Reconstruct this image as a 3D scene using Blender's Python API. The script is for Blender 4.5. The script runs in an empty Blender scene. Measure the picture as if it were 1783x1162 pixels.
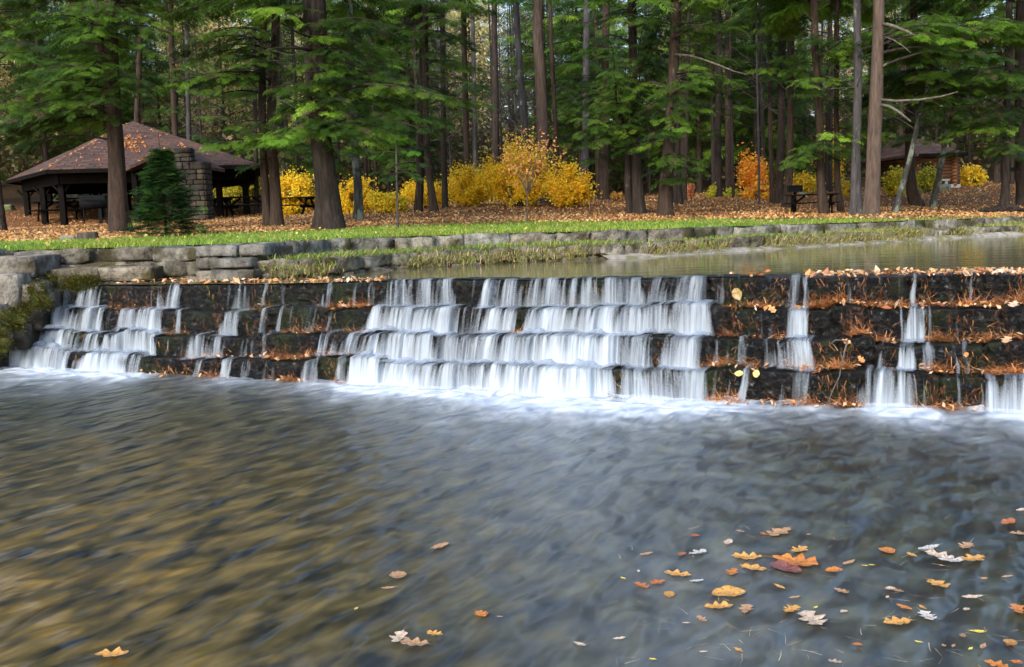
import bpy, math, random
import numpy as np
from mathutils import Vector, Matrix, Euler

R = math.radians
rnd = random.Random(7)
nr = np.random.default_rng(11)
scene = bpy.context.scene
COL = scene.collection

# ------------------------------------------------------------------ camera
H_EYE = 1.5
PITCH, ROLL = 6.6, 1.8
FPX = 1783.0
cam_d = bpy.data.cameras.new('camera')
cam = bpy.data.objects.new('camera', cam_d)
COL.objects.link(cam)
cam_d.sensor_width = 36.0
cam_d.lens = 36.0
cam_d.clip_start = 0.1
cam_d.clip_end = 900
cam.location = (0, 0, H_EYE)
MR = Matrix.Rotation(R(90 - PITCH), 3, 'X') @ Matrix.Rotation(R(-ROLL), 3, 'Z')
cam.rotation_euler = MR.to_euler()
scene.camera = cam
scene.render.resolution_x, scene.render.resolution_y = 1024, 667

# ------------------------------------------------------------------ sky, sun
SUN_EL, SUN_AZ = R(30), R(205)      # azimuth clockwise from +Y
w = bpy.data.worlds.new("World"); scene.world = w; w.use_nodes = True
wn, wl = w.node_tree.nodes, w.node_tree.links
sky = wn.new('ShaderNodeTexSky'); sky.sky_type = 'NISHITA'; sky.sun_disc = False
sky.sun_elevation = SUN_EL; sky.sun_rotation = SUN_AZ
sky.air_density = 1.0; sky.dust_density = 1.6; sky.ozone_density = 1.0
bg = wn['Background']; bg.inputs[1].default_value = 0.15
wl.new(sky.outputs[0], bg.inputs[0])
sd = bpy.data.lights.new('sun', 'SUN'); sd.energy = 1.5; sd.angle = R(14); sd.color = (1.0, 0.95, 0.86)
sun = bpy.data.objects.new('sun', sd); COL.objects.link(sun)
sdir = Vector((math.sin(SUN_AZ) * math.cos(SUN_EL), math.cos(SUN_AZ) * math.cos(SUN_EL), math.sin(SUN_EL)))
sun.rotation_euler = sdir.to_track_quat('Z', 'Y').to_euler()
scene.view_settings.view_transform = 'Standard'
scene.view_settings.look = 'None'
scene.view_settings.exposure = 1.15
scene.view_settings.gamma = 1
scene.cycles.max_bounces = 8
scene.cycles.diffuse_bounces = 3
scene.cycles.glossy_bounces = 3
scene.cycles.transparent_max_bounces = 16
scene.cycles.caustics_reflective = False
scene.cycles.caustics_refractive = False

# ------------------------------------------------------------------ layout helpers: photo pixel -> ray
def ray(px, py):
    v = Vector(((px - 891.5) / FPX, -(py - 581.0) / FPX, -1.0))
    return (MR @ v).normalized()
def at(px, py, Y):
    r = ray(px, py); k = Y / r.y
    return Vector((r.x * k, Y, H_EYE + r.z * k))
def onz(px, py, z):
    r = ray(px, py); k = (z - H_EYE) / r.z
    return Vector((r.x * k, r.y * k, z))
def Xat(px, Y, py=380): return at(px, py, Y).x

ZW = 0.885      # upper pond level; lower pool is z = 0

# ------------------------------------------------------------------ noise
def _h(ix, iy, iz, s):
    n = (ix * 374761393 + iy * 668265263 + iz * 2147483647 + s * 1274126177) & 0xffffffff
    n = ((n ^ (n >> 13)) * 1274126177) & 0xffffffff
    n = (n ^ (n >> 16)) & 0xffffffff
    return n / 4294967295.0
def vnoise(x, y=0.0, z=0.0, seed=0):
    x, y, z = np.broadcast_arrays(np.asarray(x, float), np.asarray(y, float), np.asarray(z, float))
    fx, fy, fz = np.floor(x), np.floor(y), np.floor(z)
    ux, uy, uz = x - fx, y - fy, z - fz
    ix, iy, iz = fx.astype(np.int64), fy.astype(np.int64), fz.astype(np.int64)
    ux, uy, uz = [t * t * (3 - 2 * t) for t in (ux, uy, uz)]
    def c(a, b, d): return _h(ix + a, iy + b, iz + d, seed)
    x00 = c(0,0,0)*(1-ux)+c(1,0,0)*ux; x10 = c(0,1,0)*(1-ux)+c(1,1,0)*ux
    x01 = c(0,0,1)*(1-ux)+c(1,0,1)*ux; x11 = c(0,1,1)*(1-ux)+c(1,1,1)*ux
    return (x00*(1-uy)+x10*uy)*(1-uz)+(x01*(1-uy)+x11*uy)*uz
def fbm(x, y=0.0, z=0.0, o=4, seed=0):
    s = 0; a = .5; f = 1.0; t = 0
    for i in range(o):
        s = s + a * vnoise(np.asarray(x)*f, np.asarray(y)*f, np.asarray(z)*f, seed + i*17); t += a; a *= .5; f *= 2.03
    return s / t

# ------------------------------------------------------------------ object helpers
def tag(o, label=None, cat=None, group=None, kind=None):
    if label: o['label'] = label
    if cat: o['category'] = cat
    if group: o['group'] = group
    if kind: o['kind'] = kind
    return o
def empty(name, loc=(0,0,0), rz=0.0):
    o = bpy.data.objects.new(name, None); COL.objects.link(o)
    o.location = loc; o.rotation_euler = (0,0,rz); o.empty_display_size = .2
    return o
def link(name, me, mat, parent=None):
    if mat is not None and not me.materials: me.materials.append(mat)
    o = bpy.data.objects.new(name, me); COL.objects.link(o)
    if parent is not None: o.parent = parent
    return o
def mk(name, V, F, mat, parent=None, smooth=False, col=None, attrs=None, uv=None):
    """V (n,3); F (m,k) array or list of tuples"""
    me = bpy.data.meshes.new(name)
    V = np.asarray(V, dtype=np.float32)
    if isinstance(F, np.ndarray):
        m, k = F.shape
        me.vertices.add(len(V)); me.vertices.foreach_set('co', V.ravel())
        me.loops.add(m*k); me.loops.foreach_set('vertex_index', F.astype(np.int32).ravel())
        me.polygons.add(m)
        me.polygons.foreach_set('loop_start', np.arange(0, m*k, k, dtype=np.int32))
        try: me.polygons.foreach_set('loop_total', np.full(m, k, dtype=np.int32))
        except Exception: pass
        me.update(calc_edges=True)
    else:
        me.from_pydata([tuple(map(float, v)) for v in V], [], F); me.update()
    if smooth: me.polygons.foreach_set('use_smooth', np.ones(len(me.polygons), dtype=bool))
    if col is not None:
        c = np.ones((len(V), 4), dtype=np.float32); c[:, :3] = col
        a = me.attributes.new('Col', 'FLOAT_COLOR', 'POINT'); a.data.foreach_set('color', c.ravel())
    for kx, vx in (attrs or {}).items():
        a = me.attributes.new(kx, 'FLOAT', 'POINT'); a.data.foreach_set('value', np.asarray(vx, dtype=np.float32))
    if uv is not None:
        a = me.attributes.new('streak', 'FLOAT_VECTOR', 'POINT')
        u3 = np.zeros((len(V), 3), dtype=np.float32); u3[:, :uv.shape[1]] = uv; a.data.foreach_set('vector', u3.ravel())
    me.validate(clean_customdata=False)
    return link(name, me, mat, parent)
class MB:
    def __init__(s): s.V = []; s.F = []; s.C = []; s.n = 0
    def add(s, V, F, c=(1,1,1)):
        s.V.append(np.asarray(V, float)); s.F += [tuple(int(i)+s.n for i in f) for f in F]
        s.C.append(np.tile(np.asarray(c, float), (len(V), 1))); s.n += len(V)
    def box(s, c, d, rz=0, M=None, col=(1,1,1)):
        x, y, z = [t/2 for t in d]
        V = np.array([(a*x, b*y, e*z) for e in (-1,1) for b in (-1,1) for a in (-1,1)])
        if rz: 
            cs, sn = math.cos(rz), math.sin(rz); V = np.c_[V[:,0]*cs-V[:,1]*sn, V[:,0]*sn+V[:,1]*cs, V[:,2]]
        V = V + np.array(c)
        s.add(V, [(0,2,3,1),(4,5,7,6),(0,1,5,4),(2,6,7,3),(0,4,6,2),(1,3,7,5)], col)
    def beam(s, a, b, wd, ht, col=(1,1,1)):
        a, b = Vector(a), Vector(b); t = (b-a).normalized()
        up = Vector((0,0,1)) if abs(t.z) < .95 else Vector((0,1,0))
        sd_ = t.cross(up).normalized()*wd/2; u = sd_.cross(t).normalized()*ht/2
        V = [a-sd_-u, a+sd_-u, a+sd_+u, a-sd_+u, b-sd_-u, b+sd_-u, b+sd_+u, b-sd_+u]
        s.add([tuple(v) for v in V], [(0,1,2,3),(7,6,5,4),(0,4,5,1),(1,5,6,2),(2,6,7,3),(3,7,4,0)], col)
    def tube(s, P, rad, seg=8, cap=True, col=(1,1,1), nz=0.0, seed=0):
        P = [Vector(p) for p in P]; n = len(P)
        if not hasattr(rad, '__len__'): rad = [rad]*n
        V = []
        for i, p in enumerate(P):
            t = (P[min(i+1, n-1)]-P[max(i-1, 0)]).normalized()
            ref = Vector((0,1,0)) if abs(t.y) < .9 else Vector((1,0,0))
            a = t.cross(ref).normalized(); b = t.cross(a).normalized()
            for k in range(seg):
                q = 2*math.pi*k/seg
                r = rad[i]*(1+(nz*(float(vnoise(k*1.3, p.z*1.5, 0, seed))-.5) if nz else 0))
                V.append(tuple(p+a*math.cos(q)*r+b*math.sin(q)*r))
        F = [(i*seg+k, i*seg+(k+1)%seg, (i+1)*seg+(k+1)%seg, (i+1)*seg+k) for i in range(n-1) for k in range(seg)]
        if cap: F += [tuple(range(seg-1, -1, -1)), tuple((n-1)*seg+k for k in range(seg))]
        s.add(V, F, col)
    def build(s, name, mat, parent=None, smooth=False):
        return mk(name, np.concatenate(s.V), s.F, mat, parent, smooth, col=np.concatenate(s.C))
def bevel(o, wd=.01, seg=2):
    m = o.modifiers.new('bevel', 'BEVEL'); m.width = wd; m.segments = seg; m.limit_method = 'ANGLE'; return o
def grid_faces(nu, nv, off=0):
    i = np.arange(nu-1)[:, None]*nv + np.arange(nv-1)[None, :]
    i = i.ravel() + off
    return np.stack([i, i+nv, i+nv+1, i+1], 1)

# ------------------------------------------------------------------ materials
def new_mat(name):
    m = bpy.data.materials.new(name); m.use_nodes = True
    return m, m.node_tree.nodes, m.node_tree.links, m.node_tree.nodes['Principled BSDF']
def node(N, t, **kw):
    n = N.new(t)
    for k, v in kw.items():
        if k.startswith('i_'):
            n.inputs[k[2:].replace('_', ' ')].default_value = v
        else: setattr(n, k, v)
    return n
def mixc(N, L, f, a, b, blend='MIX'):
    m = N.new('ShaderNodeMix'); m.data_type = 'RGBA'; m.blend_type = blend
    for sock, val in ((m.inputs[0], f), (m.inputs[6], a), (m.inputs[7], b)):
        if isinstance(val, (int, float)): sock.default_value = val
        elif isinstance(val, tuple): sock.default_value = (*val, 1) if len(val) == 3 else val
        else: L.new(val, sock)
    return m.outputs[2]
def ramp(N, L, src, stops, interp='LINEAR'):
    r = N.new('ShaderNodeValToRGB'); r.color_ramp.interpolation = interp
    e = r.color_ramp.elements
    while len(e) < len(stops): e.new(.5)
    for el, (p, c) in zip(e, stops):
        el.position = p; el.color = (*c, 1) if isinstance(c, tuple) else (c, c, c, 1)
    L.new(src, r.inputs[0]); return r.outputs[0]
def coords(N, L, scale=(1,1,1), rot=(0,0,0), kind='Object'):
    tc = N.new('ShaderNodeTexCoord'); mp = N.new('ShaderNodeMapping')
    mp.inputs['Scale'].default_value = scale; mp.inputs['Rotation'].default_value = rot
    L.new(tc.outputs[kind], mp.inputs[0]); return mp.outputs[0]
def flow(N, L, ang, sx, sy):
    v = coords(N, L, (1,1,1), (0,0,ang)); mp = N.new('ShaderNodeMapping'); mp.inputs['Scale'].default_value = (sx, sy, 1); L.new(v, mp.inputs[0]); return mp.outputs[0]
def noise(N, L, vec, scale, detail=4, rough=.55, dist=0.0):
    n = N.new('ShaderNodeTexNoise'); n.inputs['Scale'].default_value = scale
    n.inputs['Detail'].default_value = detail; n.inputs['Roughness'].default_value = rough
    n.inputs['Distortion'].default_value = dist
    if vec is not None: L.new(vec, n.inputs['Vector'])
    return n.outputs[0]
def bump(N, L, h, strength, dist, bsdf, prev=None):
    b = N.new('ShaderNodeBump'); b.inputs['Strength'].default_value = strength; b.inputs['Distance'].default_value = dist
    L.new(h, b.inputs['Height'])
    if prev is not None: L.new(prev, b.inputs['Normal'])
    if bsdf is not None: L.new(b.outputs[0], bsdf.inputs['Normal'])
    return b.outputs[0]
def leaf_mat(name, tint=(1,1,1), transl=.35, rough=.5, spec=.3):
    m, N, L, B = new_mat(name)
    at_ = N.new('ShaderNodeAttribute'); at_.attribute_name = 'Col'
    c = mixc(N, L, 1.0, at_.outputs['Color'], tint, 'MULTIPLY')
    L.new(c, B.inputs['Base Color']); B.inputs['Roughness'].default_value = rough
    B.inputs['Specular IOR Level'].default_value = spec
    t = N.new('ShaderNodeBsdfTranslucent'); L.new(c, t.inputs[0])
    mx = N.new('ShaderNodeMixShader'); mx.inputs[0].default_value = transl
    L.new(B.outputs[0], mx.inputs[1]); L.new(t.outputs[0], mx.inputs[2])
    L.new(mx.outputs[0], N['Material Output'].inputs[0])
    return m
def rough_mat(name, c1, c2, c3=None, scale=4, sc3=(1,1,1), rough=.8, bstr=.6, bdist=.02, spec=.3, bscale=None, use_col=False, detail=6):
    m, N, L, B = new_mat(name)
    v = coords(N, L, sc3)
    n1 = noise(N, L, v, scale, detail, .6)
    c = ramp(N, L, n1, [(.3, c1), (.7, c2)])
    if c3:
        n2 = noise(N, L, v, scale*.37, 3, .5)
        f = ramp(N, L, n2, [(.52, 0.0), (.62, 1.0)])
        c = mixc(N, L, f, c, c3)
    if use_col:
        a = N.new('ShaderNodeAttribute'); a.attribute_name = 'Col'
        c = mixc(N, L, 1.0, c, a.outputs['Color'], 'MULTIPLY')
    L.new(c, B.inputs['Base Color']); B.inputs['Roughness'].default_value = rough
    B.inputs['Specular IOR Level'].default_value = spec
    n3 = noise(N, L, v, bscale or scale*2.5, 6, .65)
    bump(N, L, n3, bstr, bdist, B)
    return m

M = {}
M['needle'] = leaf_mat('hemlock_foliage', transl=.42)
M['autumn'] = leaf_mat('autumn_leaves', transl=.45, rough=.55)
M['grass'] = leaf_mat('grass_blades', transl=.35)
M['dryneedle'] = leaf_mat('dead_needles', transl=.15, rough=.6)
M['litter'] = leaf_mat('leaf_litter', transl=.2, rough=.6)
M['floatleaf'] = leaf_mat('wet_leaf', transl=.1, rough=.35, spec=.5)
def _blemish(m):
    N, L = m.node_tree.nodes, m.node_tree.links; B = N['Principled BSDF']
    src = B.inputs['Base Color'].links[0].from_socket
    f = ramp(N, L, noise(N, L, coords(N, L), 70, 4, .7), [(.5, 0.0), (.68, .75)])
    c = mixc(N, L, f, src, (.10,.05,.02)); L.new(c, B.inputs['Base Color'])
_blemish(M['floatleaf'])
def bark(name, a, b, lich=None, lf=.6):
    m, N, L, B = new_mat(name)
    v = coords(N, L, (1, 1, .16))
    n1 = noise(N, L, v, 14, 6, .7, .4)
    c = ramp(N, L, n1, [(.3, a), (.68, b)])
    v2 = coords(N, L, (1, 1, .5))
    if lich:
        f = ramp(N, L, noise(N, L, v2, 3.0, 5, .65), [(lf, 0.0), (lf+.08, 1.0)])
        c = mixc(N, L, f, c, lich)
    L.new(c, B.inputs['Base Color']); B.inputs['Roughness'].default_value = .9; B.inputs['Specular IOR Level'].default_value = .2
    bump(N, L, n1, 1.0, .05, B)
    return m
M['bark_red'] = bark('reddish_bark', (.017,.012,.009), (.078,.053,.040), (.17,.15,.11), .66)
M['bark_pale'] = bark('pale_brown_bark', (.045,.034,.028), (.145,.105,.083), (.3,.26,.2), .68)
M['bark_dark'] = bark('dark_bark', (0.011,0.008,0.007), (0.058,0.044,0.037), (.15,.15,.12), .62)
M['bark_gray'] = bark('grey_bark', (0.021,0.020,0.021), (0.102,0.095,0.099), (.2,.22,.16), .6)
M['bark_lichen'] = bark('lichened_bark', (.018,.018,.016), (.085,.085,.078), (.19,.22,.18), .5)
M['twig'] = rough_mat('dead_twig', (.04,.034,.028), (.20,.175,.15), scale=14)
M['wood_dark'] = rough_mat('dark_stained_wood', (.0025,.002,.002), (.008,.0065,.006), scale=6, sc3=(1,1,.3), rough=.8, spec=.08)
M['black_iron'] = rough_mat('black_painted_iron', (.003,.004,.005), (.008,.010,.011), scale=3, rough=.7, bstr=.1, spec=.1)
M['stump'] = rough_mat('stump_bark', (.03,.022,.018), (.12,.09,.07), scale=9, sc3=(1,1,.25), bstr=1)
M['cutwood'] = rough_mat('cut_wood', (.30,.16,.08), (.45,.26,.14), scale=12)
M['rock'] = rough_mat('mossy_rock', (.12,.12,.09), (.32,.31,.25), (.10,.14,.04), scale=4, bstr=1, bdist=.04)
M['stone'] = rough_mat('wall_stone', (.055,.05,.045), (.50,.47,.42), (.09,.075,.05), scale=5.5, bstr=1.0, bdist=.08, bscale=9, use_col=True, rough=.9)
M['wallstone'] = rough_mat('bank_wall_stone', (.05,.045,.035), (.46,.43,.37), (.085,.075,.035), scale=7, bstr=1.0, bdist=.10, bscale=11, use_col=True, rough=.9)
M['mortar'] = rough_mat('wall_core', (.03,.028,.024), (.09,.08,.065), scale=6, bstr=1.0, bdist=.04)
M['chimney'] = rough_mat('chimney_stone', (.02,.018,.016), (.085,.074,.062), scale=3, bstr=.8, use_col=True)
M['moss'] = rough_mat('moss', (.01,.016,.004), (.09,.09,.015), (.05,.07,.01), scale=9, bstr=1, bdist=.05)
M['log'] = rough_mat('cabin_log', (.075,.034,.018), (.20,.098,.05), scale=5, sc3=(.3,1,1), use_col=True)
M['concrete'] = rough_mat('pale_concrete', (.3,.3,.28), (.5,.5,.47), scale=5)

def shingle_mat():
    m, N, L, B = new_mat('roof_shingles')
    v = coords(N, L)
    br = N.new('ShaderNodeTexBrick'); L.new(v, br.inputs[0])
    tc = N.new('ShaderNodeAttribute'); tc.attribute_name = 'streak'; L.new(tc.outputs['Vector'], br.inputs[0])
    br.inputs['Scale'].default_value = 1.0; br.inputs['Brick Width'].default_value = .5; br.inputs['Row Height'].default_value = .26
    br.inputs['Mortar Size'].default_value = .04; br.inputs['Color1'].default_value = (.045,.026,.024,1)
    br.inputs['Color2'].default_value = (.15,.083,.058,1); br.inputs['Mortar'].default_value = (.025,.015,.014,1); br.inputs['Bias'].default_value = -.2
    n = noise(N, L, v, 1.2, 4)
    c = mixc(N, L, ramp(N, L, n, [(.35, 0.0), (.65, .5)]), br.outputs[0], (.13,.062,.042))
    L.new(c, B.inputs['Base Color']); B.inputs['Roughness'].default_value = .9
    bump(N, L, br.outputs[0], .5, .03, B)
    return m
M['shingle'] = shingle_mat()

def ground_mat():
    m, N, L, B = new_mat('leafy_ground')
    v = coords(N, L)
    n1 = noise(N, L, v, 9, 8, .75)
    c = ramp(N, L, n1, [(.25, (.035,.018,.010)), (.42, (.16,.075,.035)), (.6, (.32,.15,.065)), (.75, (.48,.27,.14))])
    n2 = noise(N, L, v, .5, 4, .6)
    c = mixc(N, L, ramp(N, L, n2, [(.4, 0.0), (.62, .55)]), c, (.13,.055,.03))
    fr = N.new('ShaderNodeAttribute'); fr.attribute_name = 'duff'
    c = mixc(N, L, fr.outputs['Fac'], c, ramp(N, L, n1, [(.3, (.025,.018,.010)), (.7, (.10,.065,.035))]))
    at_ = N.new('ShaderNodeAttribute'); at_.attribute_name = 'lawn'
    g = ramp(N, L, noise(N, L, v, 30, 5, .7), [(.3, (.08,.14,.015)), (.7, (.20,.32,.05))])
    ln = N.new('ShaderNodeMath'); ln.operation = 'ADD'; L.new(at_.outputs['Fac'], ln.inputs[0])
    nn = noise(N, L, v, 2.2, 5, .7)
    sub = N.new('ShaderNodeMath'); sub.operation = 'MULTIPLY_ADD'; L.new(nn, sub.inputs[0]); sub.inputs[1].default_value = 1.3; sub.inputs[2].default_value = -.65
    L.new(sub.outputs[0], ln.inputs[1])
    f = ramp(N, L, ln.outputs[0], [(.42, 0.0), (.58, 1.0)])
    c = mixc(N, L, f, c, g)
    L.new(c, B.inputs['Base Color']); B.inputs['Roughness'].default_value = .95; B.inputs['Specular IOR Level'].default_value = .1
    bump(N, L, n1, 1, .06, B)
    return m
M['ground'] = ground_mat()

def dam_mat():
    m, N, L, B = new_mat('wet_dam_stone')
    v = coords(N, L); vs = coords(N, L, (1,1,.22))
    n1 = noise(N, L, v, 19, 8, .75)
    c = ramp(N, L, n1, [(.40, (.002,.0025,.003)), (.55, (.007,.008,.009)), (.61, (.06,.065,.07)), (.70, (.30,.31,.33))])
    g = ramp(N, L, noise(N, L, v, 2.1, 5, .6), [(.5, 0.0), (.62, .75)])
    c = mixc(N, L, g, c, (.022,.035,.008))
    s = ramp(N, L, noise(N, L, vs, 16, 6, .75, .3), [(.56, 0.0), (.68, .9)])
    pm = ramp(N, L, noise(N, L, v, 3.3, 4, .6), [(.42, 0.0), (.58, 1.0)])
    mu = N.new('ShaderNodeMath'); mu.operation = 'MULTIPLY'; L.new(s, mu.inputs[0]); L.new(pm, mu.inputs[1])
    c = mixc(N, L, mu.outputs[0], c, (.21,.085,.03))
    L.new(c, B.inputs['Base Color']); B.inputs['Roughness'].default_value = .34; B.inputs['Specular IOR Level'].default_value = .4
    bp = bump(N, L, noise(N, L, v, 24, 8, .75), 1.0, .06, None)
    L.new(bp, B.inputs['Normal'])
    return m
M['dam'] = dam_mat()

def fall_mat():
    m, N, L, B = new_mat('silky_falling_water')
    at_ = N.new('ShaderNodeAttribute'); at_.attribute_name = 'dens'
    st = N.new('ShaderNodeAttribute'); st.attribute_name = 'streak'
    mp = N.new('ShaderNodeMapping'); mp.inputs['Scale'].default_value = (1, .05, 0); L.new(st.outputs['Vector'], mp.inputs[0])
    n1 = noise(N, L, mp.outputs[0], 19, 5, .68, .5)
    n2 = noise(N, L, mp.outputs[0], 5, 2, .5)
    def mth(op, x, y, z=None, cl=False):
        q = N.new('ShaderNodeMath'); q.operation = op; q.use_clamp = cl
        for i_, v_ in enumerate([x, y, z]):
            if v_ is None: continue
            if isinstance(v_, (int, float)): q.inputs[i_].default_value = v_
            else: L.new(v_, q.inputs[i_])
        return q.outputs[0]
    D_ = at_.outputs['Fac']
    var = mth('MULTIPLY_ADD', n1, 3.4, -1.7)
    var = mth('ADD', var, mth('MULTIPLY_ADD', n2, 3.0, -1.5))
    sx = N.new('ShaderNodeSeparateXYZ'); L.new(st.outputs['Vector'], sx.inputs[0])
    amp = mth('MULTIPLY', mth('MULTIPLY_ADD', D_, -.50, .98), mth('MULTIPLY_ADD', sx.outputs[2], -.62, 1.0))
    al = mth('ADD', mth('MULTIPLY_ADD', D_, 1.15, -.34), mth('MULTIPLY', var, amp), None, True)
    gate = mth('MULTIPLY', D_, 3.0, None, True)
    al = mth('MULTIPLY', mth('MULTIPLY', al, gate), .95)
    class _A: pass
    alo = al
    B.inputs['Base Color'].default_value = (.60,.69,.80,1); B.inputs['Roughness'].default_value = .45
    t = N.new('ShaderNodeBsdfTranslucent'); t.inputs[0].default_value = (.60,.69,.80,1)
    mx = N.new('ShaderNodeMixShader'); mx.inputs[0].default_value = .3; L.new(B.outputs[0], mx.inputs[1]); L.new(t.outputs[0], mx.inputs[2])
    tr = N.new('ShaderNodeBsdfTransparent')
    mo = N.new('ShaderNodeMixShader'); L.new(alo, mo.inputs[0]); L.new(tr.outputs[0], mo.inputs[1]); L.new(mx.outputs[0], mo.inputs[2])
    L.new(mo.outputs[0], N['Material Output'].inputs[0])
    bump(N, L, n1, .25, .01, B)
    return m
M['fall'] = fall_mat()

def pool_mat():
    m, N, L, B = new_mat('flowing_pool_water')
    # peaty body colour of the shallow water over its bed
    v = coords(N, L)
    nb = noise(N, L, v, .55, 4, .6)
    vf = flow(N, L, R(-62), .38, 1.0)
    nb2 = ramp(N, L, noise(N, L, vf, 8.2, 3, .55, .3), [(.34, 0.0), (.68, 1.0)])
    am = N.new('ShaderNodeAttribute'); am.attribute_name = 'amber'
    body = mixc(N, L, nb2, (.004,.006,.003), (.070,.072,.030))
    body = mixc(N, L, ramp(N, L, nb, [(.4, 0.0), (.65, .6)]), body, (.012,.013,.006))
    amb = mixc(N, L, nb2, (.012,.010,.002), (.25,.150,.018))
    body = mixc(N, L, am.outputs['Fac'], body, amb)
    fo = N.new('ShaderNodeAttribute'); fo.attribute_name = 'foam'
    fn = ramp(N, L, noise(N, L, coords(N, L, (1.0,.4,1), (0,0,R(-20))), 5, 4, .6), [(.25, .35), (.75, 1.0)])
    fm = N.new('ShaderNodeMath'); fm.operation = 'MULTIPLY'; L.new(fo.outputs['Fac'], fm.inputs[0]); L.new(fn, fm.inputs[1])
    fa = N.new('ShaderNodeMath'); fa.operation = 'MAXIMUM'
    sq = N.new('ShaderNodeMath'); sq.operation = 'POWER'; L.new(fo.outputs['Fac'], sq.inputs[0]); sq.inputs[1].default_value = 3.0
    L.new(fm.outputs[0], fa.inputs[0]); L.new(sq.outputs[0], fa.inputs[1])
    c = mixc(N, L, fa.outputs[0], body, (.64,.71,.80))
    L.new(c, B.inputs['Base Color'])
    B.inputs['IOR'].default_value = 1.4
    B.inputs['Specular IOR Level'].default_value = .68
    ro = N.new('ShaderNodeMath'); ro.operation = 'MULTIPLY_ADD'; L.new(fo.outputs['Fac'], ro.inputs[0]); ro.inputs[1].default_value = .25; ro.inputs[2].default_value = .32
    L.new(ro.outputs[0], B.inputs['Roughness'])
    h1 = noise(N, L, flow(N, L, R(-62), .45, 1.0), 7.4, 1.2, .4, .25)
    h2 = noise(N, L, flow(N, L, R(-50), .4, 1.0), 1.6, 2, .5)
    b1 = bump(N, L, h1, 1.0, .11, None)
    bump(N, L, h2, 1.0, .10, B, b1)
    return m
M['pool'] = pool_mat()

def pond_mat():
    m, N, L, B = new_mat('still_pond_water')
    v = coords(N, L, (.25, 1, 1), (0, 0, R(14)))
    B.inputs['Base Color'].default_value = (.18,.165,.085,1)
    B.inputs['Roughness'].default_value = .07; B.inputs['IOR'].default_value = 1.4; B.inputs['Specular IOR Level'].default_value = .7
    bump(N, L, noise(N, L, v, 5, 3, .5), .35, .012, B)
    return m
M['pond'] = pond_mat()

# ------------------------------------------------------------------ dam geometry (from base line at the pool)
LX = [-80, 0, 150, 450, 700, 950, 1150, 1350, 1550, 1750, 1900]
LY = {1:[501,501,500,497,490,488,487,484,479,477,476],
      2:[527,530,535,541,538,540,538,540,541,541,541],
      3:[565,570,578,583,584,588,592,597,596,597,598],
      4:[602,606,617,627,632,640,645,648,656,663,668],
      5:[634,640,648,663,675,691,698,705,712,718,724]}
TREAD = .24
NU = 1150
PXU = np.linspace(-80, 1900, NU)
def lip(k):
    ys = np.interp(PXU, LX, LY[k]); out = []
    for px, py in zip(PXU, ys):
        b = onz(px, float(np.interp(px, LX, LY[5])), 0.0)
        if k == 5: out.append(tuple(b)); continue
        p = at(px, py, b.y + .04 + (4-k)*TREAD)
        out.append(tuple(p))
    return np.array(out)
LIP = {k: lip(k) for k in (1,2,3,4,5)}
LIP[1][:, 2] = np.clip(LIP[1][:, 2], .862, .925)
# extend along the line to the right, out of frame
def extend(P, n=120, L=5.0):
    d = P[-1]-P[-60]; d /= np.linalg.norm(d); d[2] = 0
    q = P[-1][None, :] + d[None, :]*np.linspace(L/n, L, n)[:, None]
    return np.concatenate([P, q])
LIPX = {k: extend(LIP[k]) for k in LIP}
PXX = np.concatenate([PXU, np.linspace(1905, 2800, 120)])
arc = np.r_[0, np.cumsum(np.linalg.norm(np.diff(LIPX[5][:, :2], axis=0), axis=1))]
tan_ = np.array([*(LIPX[5][-1]-LIPX[5][0])[:2], 0]); tan_ /= np.linalg.norm(tan_)
out_ = np.array([tan_[1], -tan_[0], 0.0])       # downstream (towards the camera)
if out_[1] > 0: out_ = -out_

dam = empty('stepped_dam', tuple(LIPX[5][600]))
tag(dam, 'low stepped stone dam of four dark wet ledges between pond and pool', 'dam')
DLOC = np.array(dam.location)
BOFF = {}
for k in (1,2,3,4):
    rs = np.random.default_rng(30+k)
    cuts = np.cumsum(rs.uniform(.22, .80, 70))
    dj = np.min(np.abs(arc[:, None]-cuts[None, :]), axis=1)
    bk_ = np.searchsorted(cuts, arc)
    kern = np.hanning(9); kern /= kern.sum()
    sm = lambda a: np.convolve(np.pad(a, 4, 'edge'), kern, 'valid')
    bt = sm(rs.uniform(-.034, .026, 90)[bk_]) + (fbm(arc*4, k*2.0, 0, 3, 14)-.5)*.045
    if k == 1: bt *= .2
    LIPX[k][:, 2] += bt
    BOFF[k] = (sm(rs.uniform(-.065, .06, 90)[bk_]) + (fbm(arc*2.3, k*4.0, 0, 2, 24)-.5)*.07, np.exp(-(dj/.018)**2))
FACE = {}
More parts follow.
